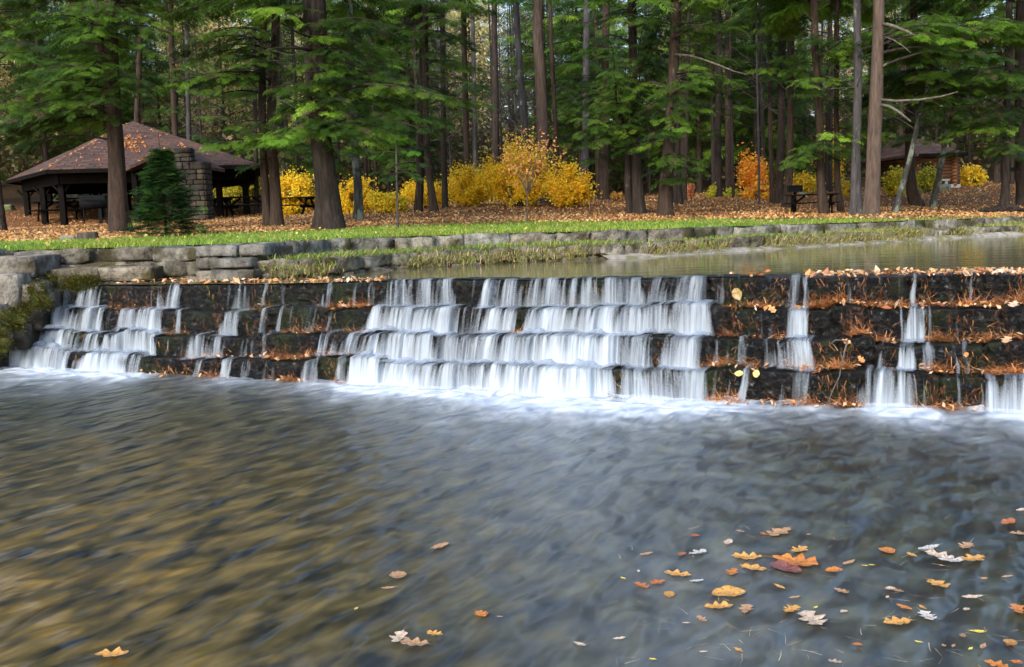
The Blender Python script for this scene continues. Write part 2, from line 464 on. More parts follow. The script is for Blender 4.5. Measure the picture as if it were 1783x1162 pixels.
for k in (1,2,3,4):
    nf, nt = 26, 9
    top = LIPX[k]; nxt_z = LIPX[k+1][:, 2]
    n = len(top); rows = []
    u = arc
    # block joints
    boff, joint = BOFF[k]; btop = 0*boff
    for j in range(nf+nt):
        if j < nt:   # tread, from back to lip
            t = j/nt; back = (1-t)*(TREAD+.10 if k > 1 else .5)
            p = top - out_[None, :]*back
            z = top[:, 2]+btop*.7 - .004 + .012*(fbm(u*9, back*9, k, 3)-.5)*2
            z -= .05*joint*(1 if k > 1 else .4)
            o = boff*min(1, t*2)
            p = p + out_[None, :]*o[:, None]; p[:, 2] = z
        else:
            t = (j-nt)/(nf-1)
            z = (top[:, 2]+btop*.7)*(1-t) + (nxt_z-.06)*t
            if t < .12:
                q = t/.12; z = top[:, 2]+btop*.7 - .02*q*q; inset = -.03*(1-math.sqrt(max(0, 1-(1-q)**2)))
            else: inset = -.02*math.sin(t*3.1)
            lay = (vnoise(u*3.2, z*26, k, 5+k)-.5)*.06 + (fbm(u*9, z*18, k*3, 5)-.5)*.13 + (fbm(u*34, z*40, k*3, 3, 9)-.5)*.05
            o = boff + lay*min(1, t*5+.3) - .07*joint + inset
            p = top + out_[None, :]*o[:, None]; p[:, 2] = z
        rows.append(p)
    G = np.stack(rows, 1)      # n, rows, 3
    FACE[k] = G
    V = G.reshape(-1, 3) - DLOC
    mk('step', V, grid_faces(n, nf+nt), M['dam'], dam, smooth=True)
# solid core so that the dam has a body
mb = MB()
for i in range(0, len(arc)-41, 40):
    a, b = LIPX[1][i]-out_*.3-DLOC, LIPX[1][min(i+40, len(arc)-1)]-out_*.3-DLOC
    c, d = a-out_*1.2, b-out_*1.2
    V = [(*a[:2], a[2]-.06), (*b[:2], b[2]-.06), (*d[:2], b[2]-.06), (*c[:2], a[2]-.06)]
    V += [(x, y, -DLOC[2]-.5) for x, y, z in V]
    mb.add(V, [(0,1,2,3),(4,7,6,5),(0,4,5,1),(1,5,6,2),(2,6,7,3),(3,7,4,0)])
mb.build('core', M['mortar'], dam)

# ------------------------------------------------------------------ cascades
CW = {1:[(105,150,.6),(150,192,.65),(262,272,.45),(284,322,.7),(408,430,.6),(488,496,.35),(568,586,.5),(665,800,.62),(800,852,.25),(855,1000,.65),(1000,1130,.72),(1130,1232,.65),(1236,1262,.4),(1375,1394,.45),(1404,1412,.4),(1590,1600,.75),(1560,1585,.2)],
      2:[(82,132,.95),(132,184,.8),(205,240,.75),(240,294,.85),(312,320,.5),(398,426,.7),(464,476,.4),(542,556,.35),(650,700,.95),(700,748,.92),(748,800,.95),(790,850,.5),(848,900,.85),(925,1000,.9),(1000,1036,.8),(1036,1085,1.05),(1085,1170,.88),(1165,1245,.9),(1340,1352,.4),(1368,1404,.78),(1325,1334,.3),(1580,1608,.95)],
      3:[(44,122,1.1),(122,184,.6),(186,232,.75),(225,284,.9),(320,330,.4),(350,402,.6),(424,436,.45),(562,584,.6),(600,662,.55),(655,768,.95),(768,892,.75),(885,962,.9),(960,1082,1.1),(1080,1142,.75),(1160,1224,.9),(1238,1248,.6),(1284,1292,.5),(1328,1345,.55),(1345,1420,.66),(1536,1546,.4),(1566,1592,.9),(1592,1625,.4),(1657,1664,.45)],
      4:[(12,88,1.1),(84,132,.7),(148,228,.95),(226,266,.5),(388,406,.7),(472,486,.4),(532,552,.6),(590,630,.55),(618,742,1.05),(738,852,.8),(848,962,.95),(955,1062,1.1),(1078,1150,.75),(1145,1242,.72),(1294,1306,.7),(1366,1374,.5),(1380,1420,.25),(1498,1530,.6),(1525,1584,.8),(1600,1610,.3),(1666,1674,.4),(1722,1800,.85),(1790,1900,.9)]}
for k_ in CW:
    rq = random.Random(60+k_)
    for _ in range(16):
        x_ = rq.uniform(110, 1720); CW[k_].append((x_, x_+rq.uniform(3, 9), rq.uniform(.25, .5)))
CAS = [(-100, 200, 'wide white cascade at the left end of the dam'),
       (200, 345, 'second white cascade, just right of the left-end one'),
       (345, 445, 'narrow cascade in the dark left half of the dam'),
       (445, 516, 'faint thin trickle right of the narrow left cascade'),
       (516, 598, 'small trickle beside the orange needle clumps left of centre'),
       (598, 1270, 'broad white curtain cascade across the middle of the dam'),
       (1270, 1312, 'thin stream just right of the broad middle curtain'),
       (1312, 1450, 'medium cascade falling between leafy ledges right of centre'),
       (1450, 1612, 'slim bright chute with a foamy knot, right part of dam'),
       (1612, 1700, 'thinnest trickle between the slim chute and the right edge'),
       (1700, 2000, 'fanning white cascade at the right edge of the lowest step')]
def idx_px(px): return int(np.clip(np.searchsorted(PXX, px), 0, len(PXX)-1))
foam_src = []   # (x, y, strength) on the pool
for a0, a1, lab in CAS:
    parts = []
    for k in (1,2,3,4):
        ivs = [iv for iv in CW[k] if a0 <= (iv[0]+iv[1])/2 < a1]
        if not ivs: continue
        lo = min(i[0] for i in ivs)-14; hi = max(i[1] for i in ivs)+12
        pxs = np.arange(lo, hi, 1.3)
        def dens_at(t):
            dd_ = np.zeros(len(pxs))
            for qi, (x0, x1, s) in enumerate(ivs):
                wv = (x1-x0); e = max(2.5, min(24.0, wv*.42))
                sh = (vnoise(x0*.37+t*2.2, k*2.2, 0, 71)-.5)*9
                fl_ = (t**1.3)*min(11.0, wv*.22)*(.4+1.2*float(vnoise(x0*.11, k*1.7, 0, 5)))
                d = np.clip((pxs-(x0-fl_+sh))/e+.45, 0, 1)*np.clip(((x1+fl_*.4+sh)-pxs)/e+.45, 0, 1)
                dd_ = np.maximum(dd_, s*d*d*(3-2*d))
            return {1:.80, 2:.88, 3:.9, 4:.97}[k]*dd_*(1-.35*(1-t)*vnoise(pxs*.06, t*2, k, 88))
        dens = dens_at(1.0)
        cx = np.array([np.interp(pxs, PXX, LIPX[k][:, c]) for c in range(3)]).T
        ua = np.interp(pxs, PXX, arc)
        ii = np.clip(np.searchsorted(PXX, pxs), 0, len(PXX)-1)
        fac = FACE[k][ii]     # n, rows,3
        lipo = ((fac[:, 9:14, :]-cx[:, None, :]) @ out_).max(axis=1)+.02
        nz_ = np.interp(pxs, PXX, LIPX[k+1][:, 2])
        nm = 22; rows = []; al = []; vv = []; mm = []
        wob = (vnoise(ua*7, k*3.3, 0, 9)-.5)*.06 + (vnoise(ua*22, k*1.3, 0, 19)-.5)*.022
        side = (vnoise(ua*2.0, k*5.1, 0, 29)-.5)*.12
        for j in range(nm):
            if j < 5:     # running over the lip
                t = j/5; back = (1-t)*(.27 if k > 1 else .12)
                p = cx - out_*back + out_*lipo[:, None]*t
                p[:, 2] = cx[:, 2] + .018 + .01*vnoise(ua*10, back*10, k, 3)
                a = (dens_at(0) if k == 1 else np.maximum(dens_at(0), .9*dens_at(.4)))*((.75+.25*t) if k > 1 else (.1+.9*t))
                v = -back
            elif j < 18:
                t = (j-4)/13.0
                hgt = cx[:, 2]+.02-nz_
                p = cx + out_*(lipo[:, None] + (.01+.075*t) + (wob[:, None])*t*.8) + tan_*(side*t)[:, None]*.6
                p[:, 2] = cx[:, 2]+.02 - (hgt-.02)*(t**1.55)
                a = dens_at(t)*(.86+.24*t)
                v = t*.25
            else:         # spreading on the tread below
                t = (j-17)/4.0
                p = cx + out_*(lipo[:, None] + .085 + wob[:, None]*.8 + .15*t) + tan_*side[:, None]*.6
                p[:, 2] = nz_+.026+.055*math.sin(math.pi*min(1, t+.15))*np.clip(dens, 0, 1)*vnoise(ua*16, k*2.0, 0, 91)
                a = dens*(1.05-.45*t)*(1 if t < .99 else .3)
                v = .25+.1*t
            if k == 4 and j >= 18: p[:, 2] = .03*(1-t)+.004
            mm.append(np.full(len(pxs), 0.0 if j < 5 else min(1.0, max(0, (j-9)/9.0)))); rows.append(p); al.append(np.clip(a, 0, 1.2)); vv.append(np.full(len(pxs), float(v)))
        G = np.stack(rows, 1); A = np.stack(al, 1); UV = np.stack([np.repeat(ua[:, None], nm, 1), np.stack(vv, 1), np.stack(mm, 1)], 2)
        parts.append((G, A, UV, len(pxs), nm))
        if k == 4:
            for i in range(0, len(pxs), 4):
                if dens[i] > .05: foam_src.append((cx[i, 0], cx[i, 1], dens[i]))
    if not parts: continue
    g0 = parts[-1][0]
    loc = g0[len(g0)//2, -1]
    root = empty('cascade', tuple(loc)); tag(root, lab, 'waterfall', 'cascades running down the stepped dam')
    for G, A, UV, n, nm in parts:
        mk('fall', G.reshape(-1, 3)-np.array(loc), grid_faces(n, nm), M['fall'], root, smooth=True, attrs={'dens': A.ravel()}, uv=UV.reshape(-1, 3))

# ------------------------------------------------------------------ pools
bl = LIPX[5]
def dam_y(x): return np.interp(x, bl[:, 0], bl[:, 1])
fs = np.array(foam_src)
xs = np.concatenate([np.linspace(-60, -9, 40), np.arange(-8.9, 8.9, .06), np.linspace(9, 60, 40)])
ys_ = np.concatenate([np.linspace(0, .8, 50)**1.5, np.arange(.75, 8, .09), np.linspace(8.2, 40, 30)])
Xg = np.repeat(xs[:, None], len(ys_), 1)
Yg = dam_y(np.clip(xs, bl[0,0], bl[-1,0]))[:, None] + .25 - ys_[None, :]
foam = np.zeros_like(Xg)
fx = fs[:, 0]; fstr = fs[:, 2]
row_s = np.zeros(len(xs)); row_w = np.zeros(len(xs))
for i, x in enumerate(xs):
    wgt = np.exp(-((fx-x)/.16)**2)
    row_s[i] = min(1.3, (wgt*fstr).sum()/4.2)
row_w2 = np.convolve(row_s, np.ones(41)/41, 'same')
dist = ys_[None, :]-.25
nzf = fbm(Xg*1.6, Yg*1.6, 0, 3, 5)
reach = .06+.46*np.clip(row_w2[:, None]-.12, 0, 1)*(.5+nzf)
foam = row_s[:, None]*np.exp(-np.clip(dist-.12, 0, None)**1.2/np.maximum(reach, .05)) + .30*row_w2[:, None]*np.exp(-np.clip(dist, 0, None)/(.9*(.4+nzf)))
foam = np.clip(foam + .36*np.exp(-((Xg-.15+.10*(Yg-8))/1.0)**2)*np.exp(-np.clip(dist, 0, None)/4.0)*(.5+fbm(Xg*1.3, Yg*.8, 0, 3, 35)), 0, 1)
amber = 1/(1+np.exp((Xg+.9+.10*(Yg-3))*1.7)) * (1/(1+np.exp((Yg-7.6+.25*(-Xg))*1.2)))
amber = np.clip(amber*(.55+.9*(fbm(Xg*.7, Yg*.7, 0, 3, 8)-.2)), 0, 1)
zz = .05*foam**1.5*fbm(Xg*9, Yg*9, 0, 3, 6) + .010*(fbm(Xg*3+Yg*.9, Yg*1.2-Xg*.4, 0, 3, 15)-.5)
V = np.stack([Xg, Yg, zz], 2).reshape(-1, 3)
o = mk('pool_water', V, grid_faces(len(xs), len(ys_))[:, ::-1].copy(), M['pool'], smooth=True, attrs={'foam': foam.ravel(), 'amber': amber.ravel()})
tag(o, 'smooth blurred water of the lower pool', kind='structure', cat='water')
mb = MB(); mb.box((0, 100, -1.3), (900, 700, .4)); o = mb.build('riverbed', M['mortar']); tag(o, 'bed under the pools', kind='structure')

# bank of the upper pond, water edge
EDGE = [(262,489),(445,488),(560,485),(700,467),(900,457),(1100,449),(1300,436),(1500,424),(1640,416),(1783,408)]
E = [onz(x, y, ZW) for x, y in EDGE]
E += [Vector((15, 22, ZW)), Vector((30, 34, ZW)), Vector((55, 52, ZW))]
E = [Vector((p.x, p.y, 0)) for p in E]
def resample(P, step):
    P = [Vector(p) for p in P]; out = [P[0].copy()]; 
    for a, b in zip(P, P[1:]):
        n = max(1, int((b-a).length/step))
        for i in range(1, n+1): out.append(a.lerp(b, i/n))
    return out
def smooth_path(P, it=3):
    P = [p.copy() for p in P]
    for _ in range(it):
        Q = [P[0]] + [(P[i-1]+P[i]*2+P[i+1])/4 for i in range(1, len(P)-1)] + [P[-1]]; P = Q
    return P
corner_i = 1
bankE = smooth_path(resample(E[1:], .35), 4)
WALLX0 = -30.0
pA = E[1]
wallL = [Vector((WALLX0, 13.4, 0)), Vector((-7.2, 12.1, 0)), Vector((-4.5, 11.9, 0)), Vector((pA.x, pA.y, 0))]
mb = MB()
pl = [(-6.6, 12.6), (pA.x, pA.y+.3)] + [(p.x-.3, p.y+.3) for p in bankE[::6]]
front = LIPX[1] - out_*.42
pts_f = [(x, y) for x, y in front[::20, :2]]
V = [(x, y, ZW) for x, y in pts_f] + [(60, 8, ZW), (60, 52, ZW)] + [(x, y, ZW) for x, y in reversed(pl)]
n_f = len(V)
mb.add(V, [tuple(range(n_f))]); o = mb.build('pond_water', M['pond'])
tag(o, 'still upper pond reflecting the woods', kind='structure', cat='water')
# thin sheet of water sliding to the crest
sl = []
for j in range(7):
    t = j/6
    p = LIPX[1]-out_*(.44-.40*t); p[:, 2] = ZW+.002 + (np.maximum(LIPX[1][:, 2]+.010, ZW-.02)-ZW)*t*.9
    sl.append(p)
G = np.stack(sl, 1)
keep = slice(idx_px(90), idx_px(1330))
G = G[keep]
o = mk('crest_water', G.reshape(-1, 3), grid_faces(G.shape[0], 7), M['pond'], smooth=True); tag(o, 'water film sliding over the crest', kind='structure', cat='water')

# ------------------------------------------------------------------ terrain
TD = [10,17,24,30,36,45,60,85,120,170,260]
TC = [(p-891.5)/1783 for p in (0,300,600,900,1200,1500,1783)]
TZ = [[1.26,1.26,1.26,1.22,1.20,1.17,1.13],[1.29,1.28,1.27,1.24,1.20,1.15,1.09],[1.36,1.37,1.33,1.28,1.24,1.16,1.08],
      [1.44,1.46,1.50,1.45,1.38,1.22,1.14],[1.52,1.57,1.70,1.80,1.65,1.42,1.40],[1.62,1.70,1.95,2.08,2.03,1.95,1.95],
      [3.6,2.8,2.6,2.6,2.6,2.6,2.8],[10,7.5,5.2,4.6,4.6,5,5.4],[20,16,11,9,9,9.5,10.5],[30,27,19,15,15,16,17],[36,33,26,22,22,22,24]]
TZ = np.array(TZ)
def gz(X, Y):
    X = np.asarray(X, float); Y = np.asarray(Y, float)
    t = np.clip(X/np.maximum(Y, 1), TC[0], TC[-1]); d = np.clip(Y, TD[0], TD[-1])
    cols = np.array([np.interp(d, TD, TZ[:, c]) for c in range(len(TC))])
    ti = np.clip(np.searchsorted(TC, t)-1, 0, len(TC)-2); t0 = np.array(TC)[ti]; t1 = np.array(TC)[ti+1]
    f = (t-t0)/(t1-t0); f = f*f*(3-2*f)
    if X.ndim == 0: z = cols[ti]*(1-f)+cols[ti+1]*f
    else:
        a = np.take_along_axis(cols, ti[None], 0)[0]; b = np.take_along_axis(cols, (ti+1)[None], 0)[0]; z = a*(1-f)+b*f
    z = z + (fbm(X*.25, Y*.25, 0, 3, 4)-.5)*.10*np.clip((Y-20)/10, 0, 1) + (fbm(X*.05, Y*.05, 0, 3, 44)-.5)*3*np.clip((Y-55)/60, 0, 1)
    return z
def G3(px, d, py=375):
    x = Xat(px, d, py); return Vector((x, d, float(gz(x, d))))

# bank profile polylines
def norm_at(P, i):
    t = (P[min(i+1, len(P)-1)]-P[max(i-1, 0)]).normalized(); return Vector((-t.y, t.x, 0))
NB = [norm_at(bankE, i) for i in range(len(bankE))]
def prof(i):
    p = bankE[i]; s = min(1, max(0, (p.x+2.3)/16))
    zl = 1.09*(1-s)+1.0*s; zu = 1.265*(1-s)+1.12*s
    return zl, zu
SHELF = .85
upper = [bankE[i]+NB[i]*SHELF for i in range(len(bankE))]
def front_Y(x):
    xx = [p.x for p in wallL[:-1]] + [p.x for p in upper]; yy = [p.y for p in wallL[:-1]] + [p.y for p in upper]
    xx[3-1+1:3] = []
    return np.interp(x, xx, yy)
# lawn back edge (depth) by direction
def lawn_back(t): return np.interp(t, TC, [17.5,18.5,21.5,24.5,23.5,24.5,19.0])
nt_, nd_ = 260, 190
ts = np.linspace(-1.35, 1.35, nt_)
VV = []; LW = []
for t in ts:
    # find distance along ray where the front edge is crossed
    y = 12.0
    for _ in range(12): y = float(front_Y(t*y))
    y0 = y+.22
    q = np.linspace(0, 1, nd_)**2.0
    yy = y0+(300-y0)*q
    xx = t*yy
    z = gz(xx, yy)
    zf = float(np.interp(t*y0, [-4, -2.3, 14, 30], [1.262, 1.262, 1.12, 1.1]))+.004
    k_ = np.clip((yy-y0)/2.5, 0, 1); z = zf*(1-k_)+z*k_
    lb = lawn_back(t)
    lw = np.clip((lb-yy)/2.2+.5, 0, 1)*(1-np.clip((t-.30)/.08, 0, 1)*.75)
    VV.append(np.stack([xx, yy, z], 1)); LW.append(lw)
V = np.concatenate(VV)
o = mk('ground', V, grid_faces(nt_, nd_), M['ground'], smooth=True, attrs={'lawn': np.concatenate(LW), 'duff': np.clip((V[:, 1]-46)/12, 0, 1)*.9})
tag(o, 'lawn strip and leaf covered woodland floor rising behind', kind='structure', cat='ground')

# ------------------------------------------------------------------ stone walls
def box_template(n=4):
    V = []; F = []; idx = {}
    def vid(p):
        k = tuple(round(c, 5) for c in p)
        if k not in idx: idx[k] = len(V); V.append(p)
        return idx[k]
    for ax in range(3):
        for s in (-1, 1):
            for i in range(n):
                for j in range(n):
                    q = []
                    for (a, b) in ((i,j),(i+1,j),(i+1,j+1),(i,j+1)):
                        p = [0,0,0]; p[ax] = s; p[(ax+1)%3] = -1+2*a/n; p[(ax+2)%3] = -1+2*b/n; q.append(vid(tuple(p)))
                    F.append(tuple(q if s > 0 else q[::-1]))
    return np.array(V, float), F
BT_V, BT_F = box_template(5)
def add_stone(mb, c, half, ang, seed, rough=.02, col=(1,1,1), rr=.014):
    h = np.array(half)
    V = BT_V*h
    # round the edges
    r = min(rr, h.min()*.45); core = np.clip(V, -(h-r), h-r); dv = V-core; ln = np.linalg.norm(dv, axis=1, keepdims=True)
    V = core+dv/np.maximum(ln, 1e-6)*np.minimum(ln, r)
    nn = np.stack([fbm(V[:,0]*6+seed*3.1, V[:,1]*6, V[:,2]*6+seed, 3, s) for s in (1,2,3)], 1)-.5
    V = V+nn*rough*2
    cs, sn = math.cos(ang), math.sin(ang)
    V = np.c_[V[:,0]*cs-V[:,1]*sn, V[:,0]*sn+V[:,1]*cs, V[:,2]]+np.array(c)
    mb.add(V, BT_F, col)
def stone_wall(name, P, zb, zt, courses, thick, label, cat='wall', lens=(.3,.8), rough=.02, seed=1, core=True, tint=(1,1,1), mat='stone', jit=.02):
    r = random.Random(seed)
    P = [Vector((p[0], p[1], 0)) for p in P]
    S = [0]
    for a, b in zip(P, P[1:]): S.append(S[-1]+(b-a).length)
    def pt(s):
        s = max(0, min(S[-1]-1e-4, s))
        for i in range(len(S)-1):
            if s <= S[i+1]:
                f = (s-S[i])/(S[i+1]-S[i]); p = P[i].lerp(P[i+1], f); t = (P[i+1]-P[i]).normalized(); return p, t, i+f
    base = P[0]; root = empty(name, (base.x, base.y, zb(0) if callable(zb) else zb)); tag(root, label, cat)
    L0 = Vector(root.location)
    mb = MB()
    for c in range(courses):
        s = 0.0
        while s < S[-1]:
            l = r.uniform(*lens)*(1+.3*(c == courses-1)); g = .008; rem = S[-1]-s; l = rem if rem < l*1.4 else l
            if rem < .03: break
            p, t, fi = pt(s+l/2)
            z0 = zb(fi) if callable(zb) else zb; z1 = zt(fi) if callable(zt) else zt
            hh = (z1-z0)/courses
            nrm = Vector((-t.y, t.x, 0))
            cz = z0+hh*(c+.5)+r.uniform(-.006, .006)
            th = thick*r.uniform(.92, 1.0)
            pos = p + nrm*(thick/2+r.uniform(-jit, jit)) - L0
            v = r.uniform(.6, 1.15); wv = r.uniform(-.05, .05)
            add_stone(mb, (pos.x, pos.y, cz-L0.z), (l/2-g, th/2, hh/2-g*.35), math.atan2(t.y, t.x), r.random()*50, rough, (tint[0]*v*(1+wv), tint[1]*v, tint[2]*v*(1-wv)))
            s += l
    mb.build('stonework', M[mat], root, smooth=True)
    if core:
        mb = MB(); n = max(2, int(S[-1]/.3)); 
        for i in range(n):
            a, t, fa = pt(S[-1]*i/n); b, t2, fb = pt(S[-1]*(i+1)/n); nn = Vector((-t.y, t.x, 0)); n2 = Vector((-t2.y, t2.x, 0))
            za, zb_ = (zb(fa), zb(fb)) if callable(zb) else (zb, zb); ta, tb = (zt(fa), zt(fb)) if callable(zt) else (zt, zt)
            q = [a+nn*.13, b+n2*.13, b+n2*(thick+.25), a+nn*(thick+.25)]
            zt_ = [ta-.03, tb-.03, tb-.03, ta-.03]
            V = [(v.x-L0.x, v.y-L0.y, z-L0.z) for v, z in zip(q, zt_)] + [(v.x-L0.x, v.y-L0.y, za-.4-L0.z) for v in q]
            mb.add(V, [(0,1,2,3),(4,7,6,5),(0,4,5,1),(1,5,6,2),(2,6,7,3),(3,7,4,0)])
        mb.build('core', M['mortar'], root)
    return root
zl_f = lambda f: prof(min(len(bankE)-1, int(f)))[0]
zu_f = lambda f: prof(min(len(bankE)-1, int(f)))[1]
nvis = len([p for p in bankE if p.x < 24])
bank_lo = bankE[:nvis]; up_lo = upper[:nvis]
stone_wall('lower_bank_wall', bank_lo, lambda f: ZW-.12, zl_f, 2, .38, 'low grass-fringed stone wall standing right at the pond edge', seed=3, lens=(.15,.5), rough=.06, jit=.06, mat='wallstone', tint=(.95,.93,.88))
stone_wall('upper_bank_wall', up_lo, lambda f: zl_f(f)-.08, zu_f, 1, .34, 'upper grey stone wall set back behind the grassy shelf, edging the lawn', seed=4, lens=(.18,.7), rough=.05, jit=.045, mat='wallstone')
# main retaining wall on the left
stone_wall('retaining_wall', wallL, ZW-.12, 1.26, 3, .45, 'long grey retaining wall of big blocks below the lawn, left of the pond', seed=8, lens=(.35,1.2), rough=.04, jit=.035, tint=(.84,.81,.76), mat='wallstone')
# end pier where the wall turns
stone_wall('wall_end_pier', [(pA.x-.62, pA.y-.10), (pA.x+.05, pA.y-.12), (pA.x+.17, pA.y+.80)], ZW-.12, 1.275, 4, .5, 'rough stacked stone corner pier where the retaining wall ends', seed=9, lens=(.2,.36), rough=.03, tint=(.75,.74,.72))
# ledge slab in front of the retaining wall
p0 = at(78, 470, 11.5); p1 = at(262, 470, 11.35)
stone_wall('ledge', [(p0.x, p0.y), (p1.x, p1.y)], ZW-.15, 1.055, 2, .55, 'pale flat stone ledge jutting out in front of the retaining wall', seed=12, lens=(.4,.9), rough=.035, tint=(1.0,.94,.86), mat='wallstone')
# left abutment of large blocks stepping to the pool
ab = empty('dam_abutment', (-6.2, 11.0, 0)); tag(ab, 'big weathered blocks forming the left end of the dam, mossy below', 'abutment')
mb = MB(); A0 = Vector(ab.location)
def blk(x0, x1, y0, y1, d, dep, tint=1.0, sd=1):
    a, b = at(x0, y1, d), at(x1, y1, d); zt = at((x0+x1)/2, y0, d).z; zb_ = min(a.z, b.z)
    add_stone(mb, ((a.x+b.x)/2-A0.x, d+dep/2-A0.y, (zt+zb_)/2), ((b.x-a.x)/2, dep/2, (zt-zb_)/2), 0, sd, .035, (tint, tint*.97, tint*.93), .02)
blk(-260, -70, 470, 545, 10.9, 1.2, .7, 1); blk(-75, 34, 478, 535, 10.95, 1.1, .8, 2); blk(30, 78, 494, 530, 11.0, 1.0, .6, 3)
blk(-40, 60, 448, 482, 11.25, .7, .8, 4); blk(-260, -44, 440, 475, 11.3, .8, .9, 5)
blk(-300, 6, 536, 600, 10.75, 1.2, .5, 6); blk(-300, -22, 598, 660, 10.65, 1.4, .4, 7)
blk(40, 75, 528, 575, 11.1, .9, .35, 8); blk(58, 100, 500, 545, 11.3, .8, .45, 9); blk(15, 50, 565, 610, 10.95, .9, .35, 10)
mb.build('blocks', M['stone'], ab, smooth=True)
# moss cushions on the abutment
ms = MB(); r = random.Random(5); mfz = []
mossy = [(20,552,10.7,17),(45,538,10.95,16),(68,522,10.95,15),(4,575,10.65,20),(-8,600,10.62,20),(62,506,11.0,13),(30,565,10.75,12),(120,492,11.25,14),(140,490,11.25,16),(158,488,11.25,10),(92,492,11.25,10)]
for px, py, d, rr_ in mossy:
    for q in range(5):
        p = at(px+r.uniform(-rr_, rr_)*.7, py+r.uniform(-rr_, rr_)*.5, d); rad = rr_*d/1783*r.uniform(.3, .6)
        V = BT_V/np.linalg.norm(BT_V, axis=1, keepdims=True)*rad*np.array([1.2, .22, .8])
        V = V*(1+1.5*(fbm(V[:,0]*18+q, V[:,1]*18, V[:,2]*18, 3, q)[:, None]-.5)); mfz.append(V[nr.integers(0, len(V), 300)]*np.array([1.05, 1.3, 1.05])+nr.normal(size=(300,3))*.008+np.array([p.x, p.y, p.z]))
        ms.add(V+np.array([p.x-A0.x, p.y-A0.y, p.z]), BT_F)
o = ms.build('moss', M['moss'], ab, smooth=True); o['kind'] = 'stuff'; mfz = np.concatenate(mfz); mfz = mfz+nr.normal(size=mfz.shape)*np.array([.035,.01,.035])

# ------------------------------------------------------------------ blade / leaf scatter tools
def blades(name, P, h, wd, col, mat, lean=.4, parent=None, up=None, curl=.5):
    """P (n,3) roots; curved 2-segment blades"""
    n = len(P); a = nr.uniform(0, 2*math.pi, n); dx = np.stack([np.cos(a), np.sin(a), np.zeros(n)], 1)
    U = np.tile([0,0,1.0], (n,1)) if up is None else up
    ln = nr.uniform(0, lean, n)[:, None]
    b = nr.uniform(0, 2*math.pi, n); sd_ = np.stack([np.cos(b), np.sin(b), np.zeros(n)], 1)*(wd/2)[:, None]
    d1 = U+dx*ln; d1 /= np.linalg.norm(d1, axis=1, keepdims=True)
    d2 = U*(1-curl)+dx*(ln+curl); d2 /= np.linalg.norm(d2, axis=1, keepdims=True)
    m1 = P+d1*(h*.55)[:, None]; tp = m1+d2*(h*.5)[:, None]
    V = np.stack([P-sd_, P+sd_, m1+sd_*.7, m1-sd_*.7, tp+sd_*.15, tp-sd_*.15], 1).reshape(-1, 3)
    i = np.arange(n)[:, None]*6
    F = np.concatenate([i+np.array([[0,1,2,3]]), i+np.array([[3,2,4,5]])])
    return mk(name, V, F, mat, parent, col=np.repeat(col, 6, 0))
def leafquads(P, size, nrmdir, col, asp=.55):
    """P centres, nrmdir (n,3) leaf normal; rhombus leaves"""
    n = len(P); nn = nrmdir/np.linalg.norm(nrmdir, axis=1, keepdims=True)
    ref = nr.normal(size=(n,3)); a = np.cross(nn, ref); a /= np.linalg.norm(a, axis=1, keepdims=True); b = np.cross(nn, a)
    s = size[:, None]
    V = np.stack([P-a*s*.5, P+b*s*.5*asp+nn*s*.06, P+a*s*.5, P-b*s*.5*asp+nn*s*.06], 1).reshape(-1, 3)
    F = np.arange(n)[:, None]*4+np.array([[0,1,2,3]])
    return V, F, np.repeat(col, 4, 0)
def palette(n, cols, wts=None, jit=.2):
    c = np.array(cols)[nr.choice(len(cols), n, p=None if wts is None else np.array(wts)/sum(wts))]
    return np.clip(c*nr.uniform(1-jit, 1+jit, (n, 1)), 0, 1)

def gsurf(X, Y):
    y0 = front_Y(X)+.22
    zf = np.interp(X, [-4, -2.3, 14, 30], [1.262, 1.262, 1.12, 1.1])+.004
    k_ = np.clip((Y-y0)/2.5, 0, 1); return zf*(1-k_)+gz(X, Y)*k_

n = len(mfz); c = palette(n, [(.07,.09,.012),(.16,.16,.018),(.28,.22,.03),(.03,.05,.008),(.2,.11,.03)], [4,3,1.5,4,1])
o = blades('moss_fuzz', mfz-np.array(A0), nr.uniform(.012, .035, n), nr.uniform(.006, .012, n), c, M['grass'], lean=1.2, parent=ab, up=np.tile([0,-.8,.4], (n,1)), curl=.6); o['kind'] = 'stuff'
# ------------------------------------------------------------------ grass
n = 90000
t = nr.uniform(-.62, .62, n); d = 11.5+nr.uniform(0, 1, n)**1.3*15
X = t*d; y0 = front_Y(X)+.1
lb = lawn_back(t)+ (vnoise(X*.9, d*.9, 0, 5)-.5)*3.5
kp = (d > y0) & (d < lb) & ((t < .34) | (nr.uniform(0,1,n) < .25)) & ((t < .3) | (d < y0+6.5))
X, d = X[kp], d[kp]
P = np.stack([X, d, gsurf(X, d)-.005], 1); n = len(P)
c = palette(n, [(.16,.27,.03),(.24,.38,.05),(.36,.47,.09),(.10,.18,.025),(.4,.36,.15)], [3,4,2,2,.5])
c = c*(.62+.75*fbm(X*1.2, d*1.2, 0, 3, 41))[:, None]; c[:, 0] *= .85+.5*vnoise(X*.8, d*.8, 0, 42)
o = blades('lawn_grass', P, nr.uniform(.035, .10, n), nr.uniform(.006, .013, n)*(d/12)**.5, c, M['grass'], lean=.7)
tag(o, 'short bright green lawn grass along the top of the bank', 'grass', kind='stuff')
